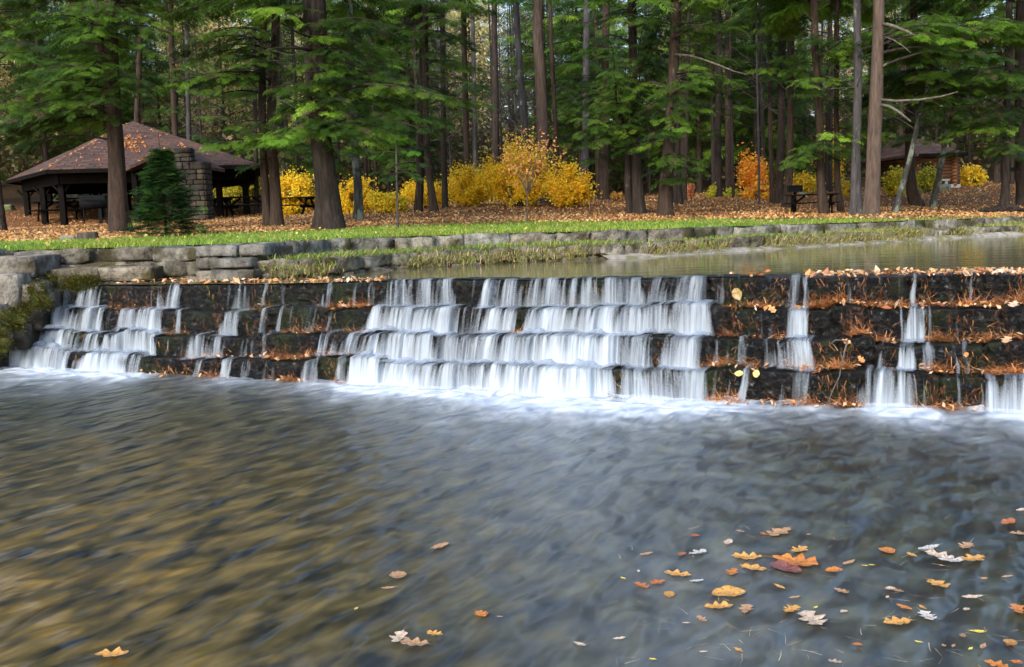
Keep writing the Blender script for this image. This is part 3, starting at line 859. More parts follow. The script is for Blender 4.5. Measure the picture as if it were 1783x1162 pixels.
# shelf grass, longer, some hanging over the lower wall
PS = []; HH = []; CC = []; UP = []
for i, p in enumerate(bank_lo):
    zl, zu = prof(i); dens = 52 if p.x < 6 else 80
    nn = dens*5; f = nr.uniform(-.04, SHELF+.05, nn); e = nr.uniform(-.18, .18, nn); tt = Vector((NB[i].y, -NB[i].x, 0))
    q = np.array(p)[None, :]+np.array(NB[i])[None, :]*f[:, None]+np.array(tt)[None, :]*e[:, None]
    patch = vnoise(q[:,0]*1.1, q[:,1]*1.1, 0, 31)
    ok = nr.uniform(0, 1, nn) < np.clip((patch-.22)*2.6, .08, 1)
    q = q[ok]; f = f[ok]; q[:, 2] = zl-.01+.02*f
    PS.append(q); HH.append(nr.uniform(.03, .095, len(q))*(1+.8*(f < .12))*(.4+patch[ok]))
    up = np.tile([0,0,1.0], (len(q),1)); fr = (f < .12); up[fr] += -np.array(NB[i])*.9; UP.append(up)
    CC.append(palette(len(q), [(.13,.25,.03),(.22,.33,.05),(.38,.36,.10),(.45,.36,.16)], [4,4,3,1.5] if p.x < 5 else [3,3,4,3]))
# clumps rooted on the ledge of stones at the water
for i, p in enumerate(bank_lo):
    if vnoise(p.x*1.3, p.y*1.3, 0, 77) < .36: continue
    nn = 260; q = np.array(p)[None, :]+nr.normal(size=(nn,3))*np.array([.12,.12,0]) - np.array(NB[i])[None, :]*.05
    q[:, 2] = nr.uniform(ZW+.0, ZW+.14, nn); PS.append(q); HH.append(nr.uniform(.04, .13, nn))
    up = np.tile([0,0,1.0], (nn,1))-np.array(NB[i])*.6; UP.append(up); CC.append(palette(nn, [(.2,.28,.05),(.4,.36,.12),(.5,.4,.2),(.28,.13,.06)], [3,4,3,1]))
PS = np.concatenate(PS); UP = np.concatenate(UP); n = len(PS)
o = blades('bank_grass', PS, np.concatenate(HH), nr.uniform(.007, .014, n), np.concatenate(CC), M['grass'], lean=.8, up=UP, curl=.7)
tag(o, 'tufted yellow-green grass on the shelf between the two bank walls', 'grass', kind='stuff')
# grass spilling over the upper wall and the retaining wall
PS=[]; UP=[]
for path in (up_lo, smooth_path(resample([Vector((p[0], p[1], 0)) for p in wallL[1:]], .3), 2)):
    for i, p in enumerate(path[:-1]):
        nv_ = norm_at(path, i); dn_ = float(vnoise(p.x*1.6, p.y*1.6, 0, 83)); nn = int(46*max(0, dn_-.25))
        q = np.array(p)[None, :]+(np.array(path[i+1]-p))[None, :]*nr.uniform(0, 1, nn)[:, None]+np.array(nv_)[None, :]*nr.uniform(-.02, .3, nn)[:, None]
        q[:, 2] = np.interp(q[:, 0], [-4, -2.3, 14, 30], [1.262, 1.262, 1.12, 1.1])-.005
        PS.append(q); UP.append(np.tile([0,0,.8], (nn,1))-np.array(nv_)*nr.uniform(0, 1.6, nn)[:, None])
PS = np.concatenate(PS); UP = np.concatenate(UP); n = len(PS)
o = blades('overhanging_grass', PS, nr.uniform(.05, .13, n), nr.uniform(.006, .012, n), palette(n, [(.16,.27,.03),(.26,.36,.05),(.42,.38,.12)]), M['grass'], lean=.8, up=UP/np.linalg.norm(UP, axis=1, keepdims=True), curl=.8)
tag(o, 'grass blades spilling over the wall tops', 'grass', kind='stuff')
# earth filling of the shelf
rows = [[(*(bankE[i]+NB[i]*a).xy, prof(i)[0]-.03+.03*a) for a in (.12, .5, SHELF+.15)] for i in range(nvis)]
o = mk('bank_shelf', np.array(rows).reshape(-1, 3), grid_faces(nvis, 3)[:, ::-1].copy(), rough_mat('shelf_earth', (.05,.06,.015), (.16,.17,.05), scale=12), smooth=True)
tag(o, 'grassy shelf between bank walls', kind='structure', cat='ground')

# pale silty shoreline
rows = []
for i in range(14, nvis):
    p = bankE[i]; wv = .10+.22*float(vnoise(p.x*1.1, p.y*1.1, 0, 66)); 
    rows.append([(*(p+NB[i]*a).xy, z+.02*float(vnoise(p.x*7, p.y*7, a*9, 3))) for a, z in ((-wv, ZW-.02), (-wv*.6, ZW+.012), (-.02, ZW+.035), (.12, ZW+.06))])
o = mk('shore', np.array(rows).reshape(-1, 3), grid_faces(nvis-14, 4)[:, ::-1].copy(), rough_mat('silty_shore', (.18,.16,.13), (.52,.48,.42), (.2,.19,.08), scale=9, bstr=1, bdist=.03), smooth=True)
tag(o, 'pale stony water line of the pond', kind='structure', cat='shore')

# leaf litter
n = 125000
t = nr.uniform(-.62, .62, n); d = 13+nr.uniform(0, 1, n)**1.4*40
X = t*d; lb = lawn_back(t); y0 = front_Y(X)+.3
pl_ = np.where(d > lb+(vnoise(X*.7, d*.7, 0, 9)-.5)*2, np.clip(.45+1.4*(fbm(X*.45, d*.45, 0, 3, 53)-.35), .25, 1), .022*np.exp(-np.clip(lb-d, 0, 9)/3)+.007)
kp = (d > y0) & (nr.uniform(0,1,n) < pl_)
X, d = X[kp], d[kp]; n = len(X)
P = np.stack([X, d, gsurf(X, d)+nr.uniform(.01, .05, n)], 1)
nd = nr.normal(size=(n,3))*.55+np.array([0,-.35,1.0])
c = (.55+.9*fbm(X*.55, d*.55, 0, 3, 52))[:, None]*palette(n, [(.38,.18,.06),(.52,.28,.10),(.62,.43,.22),(.22,.10,.04),(.68,.48,.14)], [4,4,2,3,.5])
onl = d < lb[kp]; c[onl] = palette(int(onl.sum()), [(.65,.5,.12),(.6,.45,.25),(.5,.25,.08)])
V, F, C_ = leafquads(P, nr.uniform(.04, .105, n), nd, c, .6)
o = mk('leaf_litter', V, F, M['litter'], col=C_); tag(o, 'carpet of orange-brown fallen leaves under the trees', 'fallen leaves', kind='stuff')

# dead needles and leaves caught on the dam
def dam_pts(px, k, up=0.0, outo=0.0):
    i = np.clip(np.searchsorted(PXX, px), 0, len(PXX)-1)
    return i
segs = []  # step k means foot of face k (on tread k+1)
# (k, x0, x1, amount)
ND = [(1,1380,1590,3.2),(1,1605,2350,4.5),(1,1270,1340,1.8),(1,575,655,4),(1,250,300,.6),(1,200,262,1),(1,1330,1370,1.2),(1,436,480,.8),
      (2,545,600,1.2),(2,1350,1370,1.6),(2,1465,1560,2.4),(2,1480,1500,3),(2,1615,2350,3.2),(2,1255,1330,1.2),(2,290,340,1.2),(2,60,100,1.5),(2,480,560,1),(2,620,650,1.5),(2,886,920,1.4),
      (3,1395,1500,4.5),(3,1600,1665,4),(3,1680,2350,3.2),(3,1210,1300,2.2),(3,1300,1400,1.6),(3,440,560,3.2),(3,20,70,1.6),(3,330,420,1.6),(3,560,640,1.2),
      (4,1380,1500,3.6),(4,1240,1380,2.6),(4,470,540,2.4),(4,340,400,2.2),(4,240,330,1.0),(4,0,20,2),(4,1600,1725,1.2),(4,1225,1245,1),(4,540,620,1),(4,1058,1082,1.4),(4,1640,1660,3)]
PS=[]; HH=[]; UP=[]; CC=[]
for k, x0, x1, am in ND:
    n = int((x1-x0)*am*1.9)
    # clumpy
    nc = max(2, int((x1-x0)/22)); cen = nr.uniform(x0, x1, nc); cw = nr.uniform(.2, 1, nc)**2; cw /= cw.sum()
    px = cen[nr.choice(nc, n, p=cw)]+nr.normal(size=n)*9
    ii = np.clip(np.searchsorted(PXX, px), 0, len(PXX)-1)
    base = LIPX[k][ii]; fz = LIPX[k+1][ii, 2] if k < 4 else np.zeros(n)
    q = base+out_[None, :]*nr.uniform(.02, .14, n)[:, None]
    hgt = np.abs(nr.normal(size=n))*.018*(1+2.0*(nr.uniform(0,1,n) < .18))
    q[:, 2] = fz+.01+hgt
    up = np.tile([0,0,.26], (n,1))+out_[None, :]*nr.uniform(-.1, .9, n)[:, None]+tan_[None, :]*nr.normal(size=n)[:, None]*.85
    PS.append(q); HH.append(nr.uniform(.025, .10, n)); UP.append(up)
    cc_ = palette(n, [(.42,.15,.045),(.60,.25,.08),(.72,.44,.24),(.20,.07,.025)], [4,4,2,4])*(.55+.9*vnoise(px*.09, k*3.0, 0, 27))[:, None]; CC.append(np.clip(cc_, 0, 1))
# hanging strands on faces
for k in (1,2,3,4):
    dens_px = np.zeros(2000)
    for x0, x1, s in CW[k]: dens_px[max(0,int(x0)):int(x1)] = 1
    n = 2300
    px = nr.uniform(0, 1850, n); px = px[(dens_px[np.clip(px.astype(int), 0, 1999)] < .5) | (nr.uniform(0,1,n) < .06)]
    px = px[vnoise(px*.035, k*3.1, 0, 55) > .42]; n = len(px)
    ii = np.clip(np.searchsorted(PXX, px), 0, len(PXX)-1)
    fac = FACE[k][ii]; row = nr.integers(10, 33, n)
    q = fac[np.arange(n), row]+out_[None, :]*.012
    PS.append(q); HH.append(nr.uniform(.03, .10, n)); UP.append(np.tile([0,0,-1.0], (n,1))+out_[None, :]*.08+tan_[None, :]*nr.normal(size=n)[:, None]*.45)
    CC.append(palette(n, [(.30,.11,.04),(.48,.24,.10),(.17,.06,.025),(.38,.31,.07)], [4,2.5,5,.6]))
PS = np.concatenate(PS); UP = np.concatenate(UP); UP /= np.linalg.norm(UP, axis=1, keepdims=True); n = len(PS)
o = blades('needle_clumps', PS, np.concatenate(HH), nr.uniform(.0028, .006, n), np.concatenate(CC), M['dryneedle'], lean=.35, up=UP, curl=.25)
tag(o, 'orange tufts of dead needles caught on the dam ledges', 'pine needles', kind='stuff')
# leaves caught on treads and the crest
PS=[]; 
for k, x0, x1, am in ND:
    n = int((x1-x0)*am*.085); px = nr.uniform(x0, x1, n); ii = np.clip(np.searchsorted(PXX, px), 0, len(PXX)-1)
    q = LIPX[k][ii]+out_[None, :]*nr.uniform(.03, .2, n)[:, None]; q[:, 2] = (LIPX[k+1][ii, 2] if k < 4 else .01)+nr.uniform(.012, .05, n); PS.append(q)
for x0, x1, n in [(1390,2350,980),(1255,1340,12),(190,660,260),(255,650,160),(90,130,14),(1640,1800,90)]:
    px = nr.uniform(x0, x1, n); ii = np.clip(np.searchsorted(PXX, px), 0, len(PXX)-1)
    q = LIPX[1][ii]-out_[None, :]*(nr.uniform(-.02, .40, n))[:, None]; q[:, 2] = np.maximum(LIPX[1][ii, 2], ZW)+nr.uniform(.006, .035, n); PS.append(q)
PS = np.concatenate(PS); n = len(PS)
V, F, C_ = leafquads(PS, nr.uniform(.022, .065, n)*np.where(nr.uniform(0,1,n)<.12,1.7,1), nr.normal(size=(n,3))*.45+np.array([0,-.2,1]), palette(n, [(.62,.30,.10),(.75,.45,.25),(.85,.66,.48),(.4,.14,.05)], [4,3,2,2]), .5)
o = mk('ledge_leaves', V, F, M['floatleaf'], col=C_); tag(o, 'small fallen leaves strewn over the dam crest and ledges', 'fallen leaves', kind='stuff')

# ------------------------------------------------------------------ floating leaves (individual)
def lobed(n_l=7, depth=.45, asp=.62, seed=0):
    """outline of an oak-like leaf: length along x, lobes on both sides"""
    r = random.Random(seed); up = []; dn = []; m = 14
    for side, out in ((1, up), (-1, dn)):
        ph = r.uniform(-.3, .3)
        for i in range(m+1):
            x = -.5+i/m; env = max(0.02, math.sin(math.pi*(x+.5))**.6)*(1.12-.5*(x+.5)*.5)
            lb = .5+.5*math.cos((x*n_l/2.2+ph)*2*math.pi)
            out.append((x+r.uniform(-.012,.012), side*asp*.5*env*(1-depth*(1-lb)*r.uniform(.85, 1.15))))
    return up[::-1]+dn[1:-1]
def make_leaf(name, center, size, color, kind, seed, label, tilt=0.05, group=None):
    r = random.Random(seed)
    pts = lobed(r.choice((6,7,8)), .62, .72, seed) if kind == 'lobed' else lobed(5, .10, .78, seed) if kind == 'round' else lobed(4, .22, .42, seed)
    # two rings so that the leaf can curl
    V = [(0, 0, .0)]; F = []
    m = len(pts)
    for f in (.5, 1.0):
        for x, y in pts: V.append((x*f*size, y*f*size, (.10*size*(f*abs(y)/.3)**2*.5+r.uniform(-.01, .02)*size) + (abs(x)*.10*f*size)))
    for i in range(m):
        j = (i+1) % m; F.append((0, 1+i, 1+j)); F.append((1+i, 1+m+i, 1+m+j, 1+j))
    # stem
    b = len(V); V += [(.48*size, -.008*size, .02*size), (.48*size, .012*size, .02*size), (.78*size, .05*size, .06*size)]; F.append((b, b+1, b+2))
    V = np.array(V); a = r.uniform(0, 6.28); cs, sn = math.cos(a), math.sin(a)
    V = np.c_[V[:,0]*cs-V[:,1]*sn, V[:,0]*sn+V[:,1]*cs, V[:,2]]
    c = np.tile(color, (len(V), 1)); c[1+m:1+2*m] *= np.array([r.uniform(.75, 1.25) for _ in range(m)])[:, None]; c[0] *= .7
    o = mk(name, V, F, M['floatleaf'], col=np.clip(c, 0, 1)); o.location = center
    o.rotation_euler = (r.uniform(-tilt, tilt), r.uniform(-tilt, tilt), 0)
    tag(o, label, 'leaf', group); return o
TAN=(.50,.29,.15); PALE=(.68,.52,.38); OR=(.62,.22,.04); YO=(.72,.37,.09); WH=(.60,.56,.52); DOR=(.55,.17,.04); PINK=(.25,.09,.08); YE=(.8,.65,.08)
FL = [
(1357,928,56,TAN,'l','tan jagged leaf, farthest out of the floating group'),(1268,945,40,PALE,'o','pale pointed leaf left of the far tan jagged leaf'),
(1215,963,40,WH,'l','small whitish leaf floating above the orange pair'),(1125,965,27,TAN,'o','small tan oval leaf at the upper left of the floating group'),
(1392,958,42,YO,'l','yellow-orange leaf above the long orange leaf'),(1300,971,56,YO,'l','bright orange leaf with ragged lobes left of the long orange one'),
(1385,980,90,OR,'l','long orange leaf lying over the sunken pink leaf'),(1312,990,50,YO,'l','golden leaf overlapping the left end of the long orange leaf'),
(1275,997,38,OR,'l','small orange leaf below the ragged bright orange one'),(1452,994,32,OR,'r','small round orange leaf right of the pink leaf'),
(1478,980,32,TAN,'o','narrow tan leaf just above the small round orange leaf'),(1180,1001,50,YO,'l','golden-orange lobed leaf at the left of the group, behind a white one'),
(1212,1012,30,WH,'o','small white leaf in front of the golden-orange lobed leaf'),(1145,1015,36,DOR,'l','deep orange leaf, right one of the touching pair'),
(1117,1020,34,DOR,'l','deep orange leaf, left one of the touching pair'),(1268,1035,66,YO,'r','large round yellow leaf with dark spots'),
(1250,1057,56,YO,'l','orange lobed leaf touching the round spotted leaf from below'),(1299,1061,42,TAN,'l','tan lobed leaf right of the one under the spotted leaf'),
(1378,1062,46,YO,'l','yellowish lobed leaf left above the biggest pale leaf'),(1415,1080,78,PALE,'l','biggest pale leaf with yellow tip, near the bottom right'),
(1465,1030,34,TAN,'l','curled tan leaf floating alone right of the dark gap'),(1545,960,36,OR,'r','orange oval leaf floating alone left of the white cluster'),
(1588,967,32,YO,'o','small triangular yellow leaf beside the white cluster'),(1617,955,50,WH,'o','white narrow leaf above the white and orange cluster'),
(1682,952,42,TAN,'l','tan leaf with a crooked stem above the cluster'),(1635,968,55,PALE,'l','pale leaf at the left end of the white and orange cluster'),
(1658,976,50,WH,'l','white leaf in the middle of the cluster'),(1695,974,56,YO,'l','orange leaf at the right end of the cluster'),
(1633,1018,54,YO,'l','golden many-lobed leaf below the cluster'),(1693,1040,42,PALE,'o','pale slim leaf right below the golden many-lobed leaf'),
(1755,910,56,DOR,'o','rust-orange leaf near the right edge of the water'),(1780,888,30,PALE,'o','pale leaf cut by the right edge, highest of all'),
(1776,930,36,TAN,'l','tan leaf at the right edge under the rust-orange one'),(1575,1058,34,OR,'o','small orange leaf above the spread orange lobed one'),
(1563,1084,54,YO,'l','spread orange lobed leaf near the bottom right'),(1614,1073,46,WH,'l','white crumpled leaf right of the spread orange lobed one'),
(1703,1100,30,YE,'o','small yellow leaf with a long stem near the bottom right'),(1772,1062,48,OR,'l','orange leaf touching the right edge, low down'),
(1735,1158,44,OR,'l','orange leaf cut by the bottom edge at right'),(765,952,44,TAN,'o','thin brown leaf floating alone, left of the middle'),
(693,1003,42,TAN,'r','round reddish-brown leaf left of the middle'),(677,1024,28,TAN,'o','small dull leaf just under the round reddish-brown one'),
(837,1070,38,OR,'l','small orange leaf floating alone near the bottom middle'),(695,1110,50,PALE,'l','pale lobed leaf, left one of the bottom trio'),
(722,1121,58,TAN,'l','tan lobed leaf, lowest one of the bottom trio'),(757,1104,34,YO,'l','orange leaf, right one of the bottom trio'),
(195,1140,62,YO,'l','lone orange lobed leaf at the bottom left'),(1010,1122,30,PALE,'o','pale curled leaf near the bottom middle'),
(1078,1112,26,PALE,'o','pale curled leaf right of the other one at the bottom'),(1368,990,62,PINK,'r','dull pink round leaf sunk among the orange leaves')]
KN = {'l':'lobed','o':'oval','r':'round'}
for i, (x, y, wpx, c, kd, lab) in enumerate(FL):
    p = onz(x, y, .012); sz = wpx*p.y/1783*(1.0)
    if c is PINK: p.z = .009
    make_leaf('floating_leaf', p, sz, np.array(c), KN[kd], 100+i, lab, group='leaves floating on the lower pool')
# specks and needles on the water
r = random.Random(3)
for (x, y) in [(1112,995),(1085,1007),(1195,1085),(870,1074),(1506,985),(1518,984),(1640,985),(1420,1058),(1545,1040),(1750,1005),(1600,1118),(1660,1125),(1137,1148),(1690,1130),(620,1060),(1225,1135)]:
    p = onz(x, y, .012); make_leaf('leaf_scrap', p, .03, np.array(rnd.choice([YE, PALE, TAN])), 'oval', int(x), 'tiny leaf scrap drifting among the needles on the lower pool', group='leaf scraps on the lower pool')
for i in range(26):
    x = 1783-abs(r.gauss(0, 300)); y = r.uniform(915, 1155)
    if x < 1000: continue
    p = onz(x, y, .011); make_leaf('leaf_scrap', p, r.uniform(.025, .06), np.array(rnd.choice([TAN, YO, PALE, TAN, DOR]))*r.uniform(.7, 1), rnd.choice(['oval', 'round', 'lobed']), int(x*3), 'tiny leaf scrap drifting among the needles on the lower pool', group='leaf scraps on the lower pool')
n = 230; px = nr.uniform(1050, 1790, n); py = nr.uniform(900, 1165, n); P = np.array([tuple(onz(a, b, .008)) for a, b in zip(px, py)])
a = nr.uniform(0, 6.28, n); U = np.stack([np.cos(a), np.sin(a), np.full(n, .06)], 1)
o = blades('floating_needles', P, nr.uniform(.03, .09, n), np.full(n, .0022), palette(n, [(.55,.4,.22),(.35,.2,.1),(.7,.6,.45)]), M['dryneedle'], lean=.1, up=U, curl=.15)
tag(o, 'thin needles and grass bits drifting among the leaves', 'pine needles', kind='stuff')
# remarkable leaves caught on the dam
def on_face(px, py, k, off=.03):
    i = idx_px(px); p = LIPX[k][i]; return at(px, py, p[1])-Vector((0, 1, 0))*.0+Vector(out_)*off
for px, py, k, s, c, kd, lab, rx in [(1285,512,1,.11,(.36,.25,.08),'round','big round olive-tan leaf plastered on the top ledge face',80),(1453,512,1,.05,(.4,.12,.05),'oval','small red-brown leaf stuck to the top ledge face right of centre',80),
    (1765,530,2,.12,(.8,.55,.38),'lobed','large pale curled leaf on the ledge at the right edge',20),(1752,592,3,.12,(.75,.45,.25),'lobed','large curled tan leaf on the third ledge at right',20),
    (1474,594,3,.07,(.8,.3,.06),'lobed','upright orange leaf where a root bends over the third ledge',60),(1500,625,3,.07,(.7,.28,.08),'lobed','orange leaf wedged between stones under the third ledge',60),
    (1288,650,4,.07,(.7,.6,.2),'round','yellowish leaf lying on the lowest ledge, left one of two',50),(1318,650,4,.07,(.75,.6,.2),'round','yellowish leaf lying on the lowest ledge, right one of two',50),
    (1682,617,3,.045,(.7,.25,.05),'round','small orange leaf stuck on the third ledge face at right',80),(598,522,1,.10,(.8,.36,.1),'lobed','orange leaf pile top piece on the second ledge left of centre',40),
    (1345,538,2,.09,(.75,.35,.12),'lobed','orange leaf at the lip beside the right of centre cascade',50),(1110,658,4,.03,(.7,.7,.1),'oval','tiny yellow leaf on the lowest curtain of the dam',80)]:
    p = on_face(px, py, k); o = make_leaf('caught_leaf', p, s, np.array(c), kd, int(px), lab, group='leaves caught on the dam'); o.rotation_euler = (R(rx), R(rnd.uniform(-25, 25)), math.atan2(tan_[1], tan_[0]))
mb = MB(); q = [at(x, y, LIPX[4][idx_px(x)][1]-.06+.0) for x, y in [(1476,592),(1470,615),(1464,640),(1462,655),(1450,680),(1440,706),(1436,714)]]
o0 = q[-1].copy(); mb.tube([p-o0 for p in q], [.007,.006,.006,.005,.004,.003,.002], 6)
q2 = [at(x, y, LIPX[3][idx_px(x)][1]-.05) for x, y in [(1474,594),(1455,592),(1442,602)]]; mb.tube([p-o0 for p in q2], [.006,.005,.002], 6)
o = mb.build('bent_root', M['twig'], smooth=True); o.location = o0; tag(o, 'thin pale root hanging over the lower ledges right of centre', 'root')

# ------------------------------------------------------------------ foliage: hemlock sprays
def spray_template(npairs=8, seed=0, fine=True):
    r = random.Random(seed); V = []; F = []; WK = .5
    def strip(p, d, l, w0, droop):
        d = Vector(d).normalized(); s = Vector((-d.y, d.x, 0)).normalized()*w0*WK/2
        a = Vector(p); m = a+d*l*.55+Vector((0,0,-droop*l*.25)); e = a+d*l+Vector((0,0,-droop*l))
        b = len(V); V.extend([a-s*.5, a+s*.5, m+s, m-s, e+s*.25, e-s*.25]); F.append((b,b+1,b+2,b+3)); F.append((b+3,b+2,b+4,b+5))
    strip((0,0,0), (1,0,0), 1.0, .05, .22)
    for i in range(npairs):
        t = .12+.8*i/npairs
        for s in (-1, 1):
            l = (.42*(1-t)+.12)*r.uniform(.7, 1.25); an = R(52+r.uniform(-10, 10))*s
            p = (t+r.uniform(-.03, .03), 0, -.22*t*t)
            strip(p, (math.cos(an), math.sin(an), r.uniform(-.1, .08)), l, r.uniform(.07, .11), r.uniform(.1, .4))
            if fine and l > .25:
                for q in (.45, .75):
                    an2 = an-R(40)*s*r.choice((1,-1)); pp = (p[0]+math.cos(an)*l*q, math.sin(an)*l*q, p[2]-.1*l*q)
                    strip(pp, (math.cos(an2), math.sin(an2), -.05), l*.38, .07, .3)
    return np.array([tuple(v) for v in V]), np.array(F)
SPR = [spray_template(8, s) for s in range(3)]
SPC = [spray_template(5, s, False) for s in range(3)]
def build_sprays(name, O, D, S, C, parent, mat, coarse=False, roll=None):
    O = np.array(O); D = np.array(D); S = np.array(S); C = np.array(C); n = len(O)
    if n == 0: return None
    D = D/np.linalg.norm(D, axis=1, keepdims=True)
    up = np.tile([0,0,1.0], (n,1))+nr.normal(size=(n,3))*.20
    Yv = np.cross(up, D); Yv /= np.linalg.norm(Yv, axis=1, keepdims=True); Z = np.cross(D, Yv)
    Vs=[]; Fs=[]; Cs=[]; off = 0; T = SPC if coarse else SPR
    which = nr.integers(0, 3, n)
    for k in range(3):
        m = which == k
        if not m.any(): continue
        TV, TF = T[k]; nv = len(TV); q = int(m.sum())
        P = (O[m][:, None, :] + S[m][:, None, None]*(TV[None, :, 0:1]*D[m][:, None, :]+TV[None, :, 1:2]*Yv[m][:, None, :]+TV[None, :, 2:3]*Z[m][:, None, :]))
        Vs.append(P.reshape(-1, 3)); Fs.append((TF[None]+(np.arange(q)*nv)[:, None, None]+off).reshape(-1, 4)); off += q*nv
        tipf = np.clip(TV[:, 0], 0, 1)[None, :, None]*.35+.82       # younger tips are paler
        Cs.append((C[m][:, None, :]*tipf*nr.uniform(.85, 1.15, (q, nv, 1))).reshape(-1, 3))
    return mk(name, np.concatenate(Vs), np.concatenate(Fs), mat, parent, col=np.clip(np.concatenate(Cs), 0, 1))
GREENS = [(.038,.082,.015),(.07,.14,.019),(.115,.225,.025),(.20,.34,.036)]
class Fol:
    def __init__(s): s.O=[]; s.D=[]; s.S=[]; s.C=[]; s.wood=[]
    def limb(s, o, tip, r, dens=1.0, sc=.42, tint=(1,1,1), droop=.12, bare=.25, w0=None):
        o, tip = Vector(o), Vector(tip); v = tip-o; L = v.length
        if L < .3: return
        hv = Vector((v.x, v.y, 0)); hv = hv.normalized() if hv.length > .05 else Vector((1,0,0)); sd_ = Vector((-hv.y, hv.x, 0))
        def P(t): return o+v*t+Vector((0,0,1))*L*(.10*math.sin(math.pi*t))+sd_*.05*L*math.sin(t*5+o.x)
        w0 = w0 or (.012+.009*L)
        s.wood.append(([P(i/6) for i in range(7)], [w0*(1-.85*i/6) for i in range(7)]))
        nb = max(4, int(L*4.9*dens))
        bc = Vector(r.choice(GREENS[:3] if r.random() < .6 else GREENS))
        base_g = np.array(bc)*r.uniform(.55, 1.45)*np.array(tint)
        for i in range(nb):
            t = bare+(1-bare)*(i+r.random())/nb
            if t > 1: continue
            p = P(t); 
            for sg in (-1, 1):
                if r.random() < .12: continue
                l = (L*.34*(1-t)+.28)*r.uniform(.6, 1.2)
                d = (hv*r.uniform(.45, .9)+sd_*sg*r.uniform(.6, 1)+Vector((0,0,-r.uniform(0, .35)))).normalized()
                ns = max(1, int(l/(.24 if sc > .4 else .17)))
                for j in range(ns):
                    f = (j+.4)/ns; q = p+d*l*f+Vector((0,0,-droop*l*f*f))
                    a = r.uniform(-.6, .6); dd = Vector((d.x*math.cos(a)-d.y*math.sin(a), d.x*math.sin(a)+d.y*math.cos(a), d.z-r.uniform(.05, .4)))
                    s.O.append(tuple(q)); s.D.append(tuple(dd)); s.S.append(sc*r.uniform(.7, 1.25)); s.C.append(base_g*r.uniform(.7, 1.35) if r.random() > .05 else np.array((.14,.10,.06)))
        for j in range(4):
            a = r.uniform(-.5, .5); dd = (hv+sd_*a+Vector((0,0,-.25)))
            s.O.append(tuple(P(.95))); s.D.append(tuple(dd)); s.S.append(sc*1.1); s.C.append(base_g*1.15)
    def build(s, parent, off, wood_mat, coarse=False, name='crown'):
        off = np.array(off)
        cr = build_sprays(name, np.array(s.O)-off, s.D, s.S, s.C, parent, M['needle'], coarse); cr['kind'] = 'stuff'
        if s.wood:
            mb = MB()
            for P, rad in s.wood: mb.tube([Vector(p)-Vector(off) for p in P], rad, 5, cap=False)
            mb.build('limbs', wood_mat, parent, smooth=True)['kind'] = 'stuff'
        return cr

def trunk_mesh(root, pts, rads, mat, flare=.6, name='trunk', seed=0, seg=16):
    """pts local; dense resample with bark ridges and root flare"""
    P = [Vector(p) for p in pts]; 
    S = [0]; 
    for a, b in zip(P, P[1:]): S.append(S[-1]+(b-a).length)
    n = max(14, int(S[-1]/.28)); qs = np.linspace(0, 1, n)**1.35*S[-1]
    C = np.array([[np.interp(q, S, [p[k] for p in P]) for k in range(3)] for q in qs])
    rr = np.interp(qs, S, rads)
    V = []
    for i in range(n):
        h = qs[i]; fl = flare*math.exp(-max(0, h-.15)/.32)
        for k in range(seg):
            a = 2*math.pi*k/seg
            lobe = 1+fl*(.55+.75*max(0, math.sin(a*3+seed*1.7))**2+.3*math.sin(a*5+seed))
            rg = 1+.10*(float(vnoise(k*1.7, h*.9, seed, 3))-.5)*2
            q = rr[i]*lobe*rg; V.append((C[i,0]+math.cos(a)*q, C[i,1]+math.sin(a)*q, C[i,2]))
    F = [(i*seg+k, i*seg+(k+1)%seg, (i+1)*seg+(k+1)%seg, (i+1)*seg+k) for i in range(n-1) for k in range(seg)]
    F.append(tuple((n-1)*seg+k for k in range(seg)))
    return mk(name, V, F, mat, root, smooth=True)

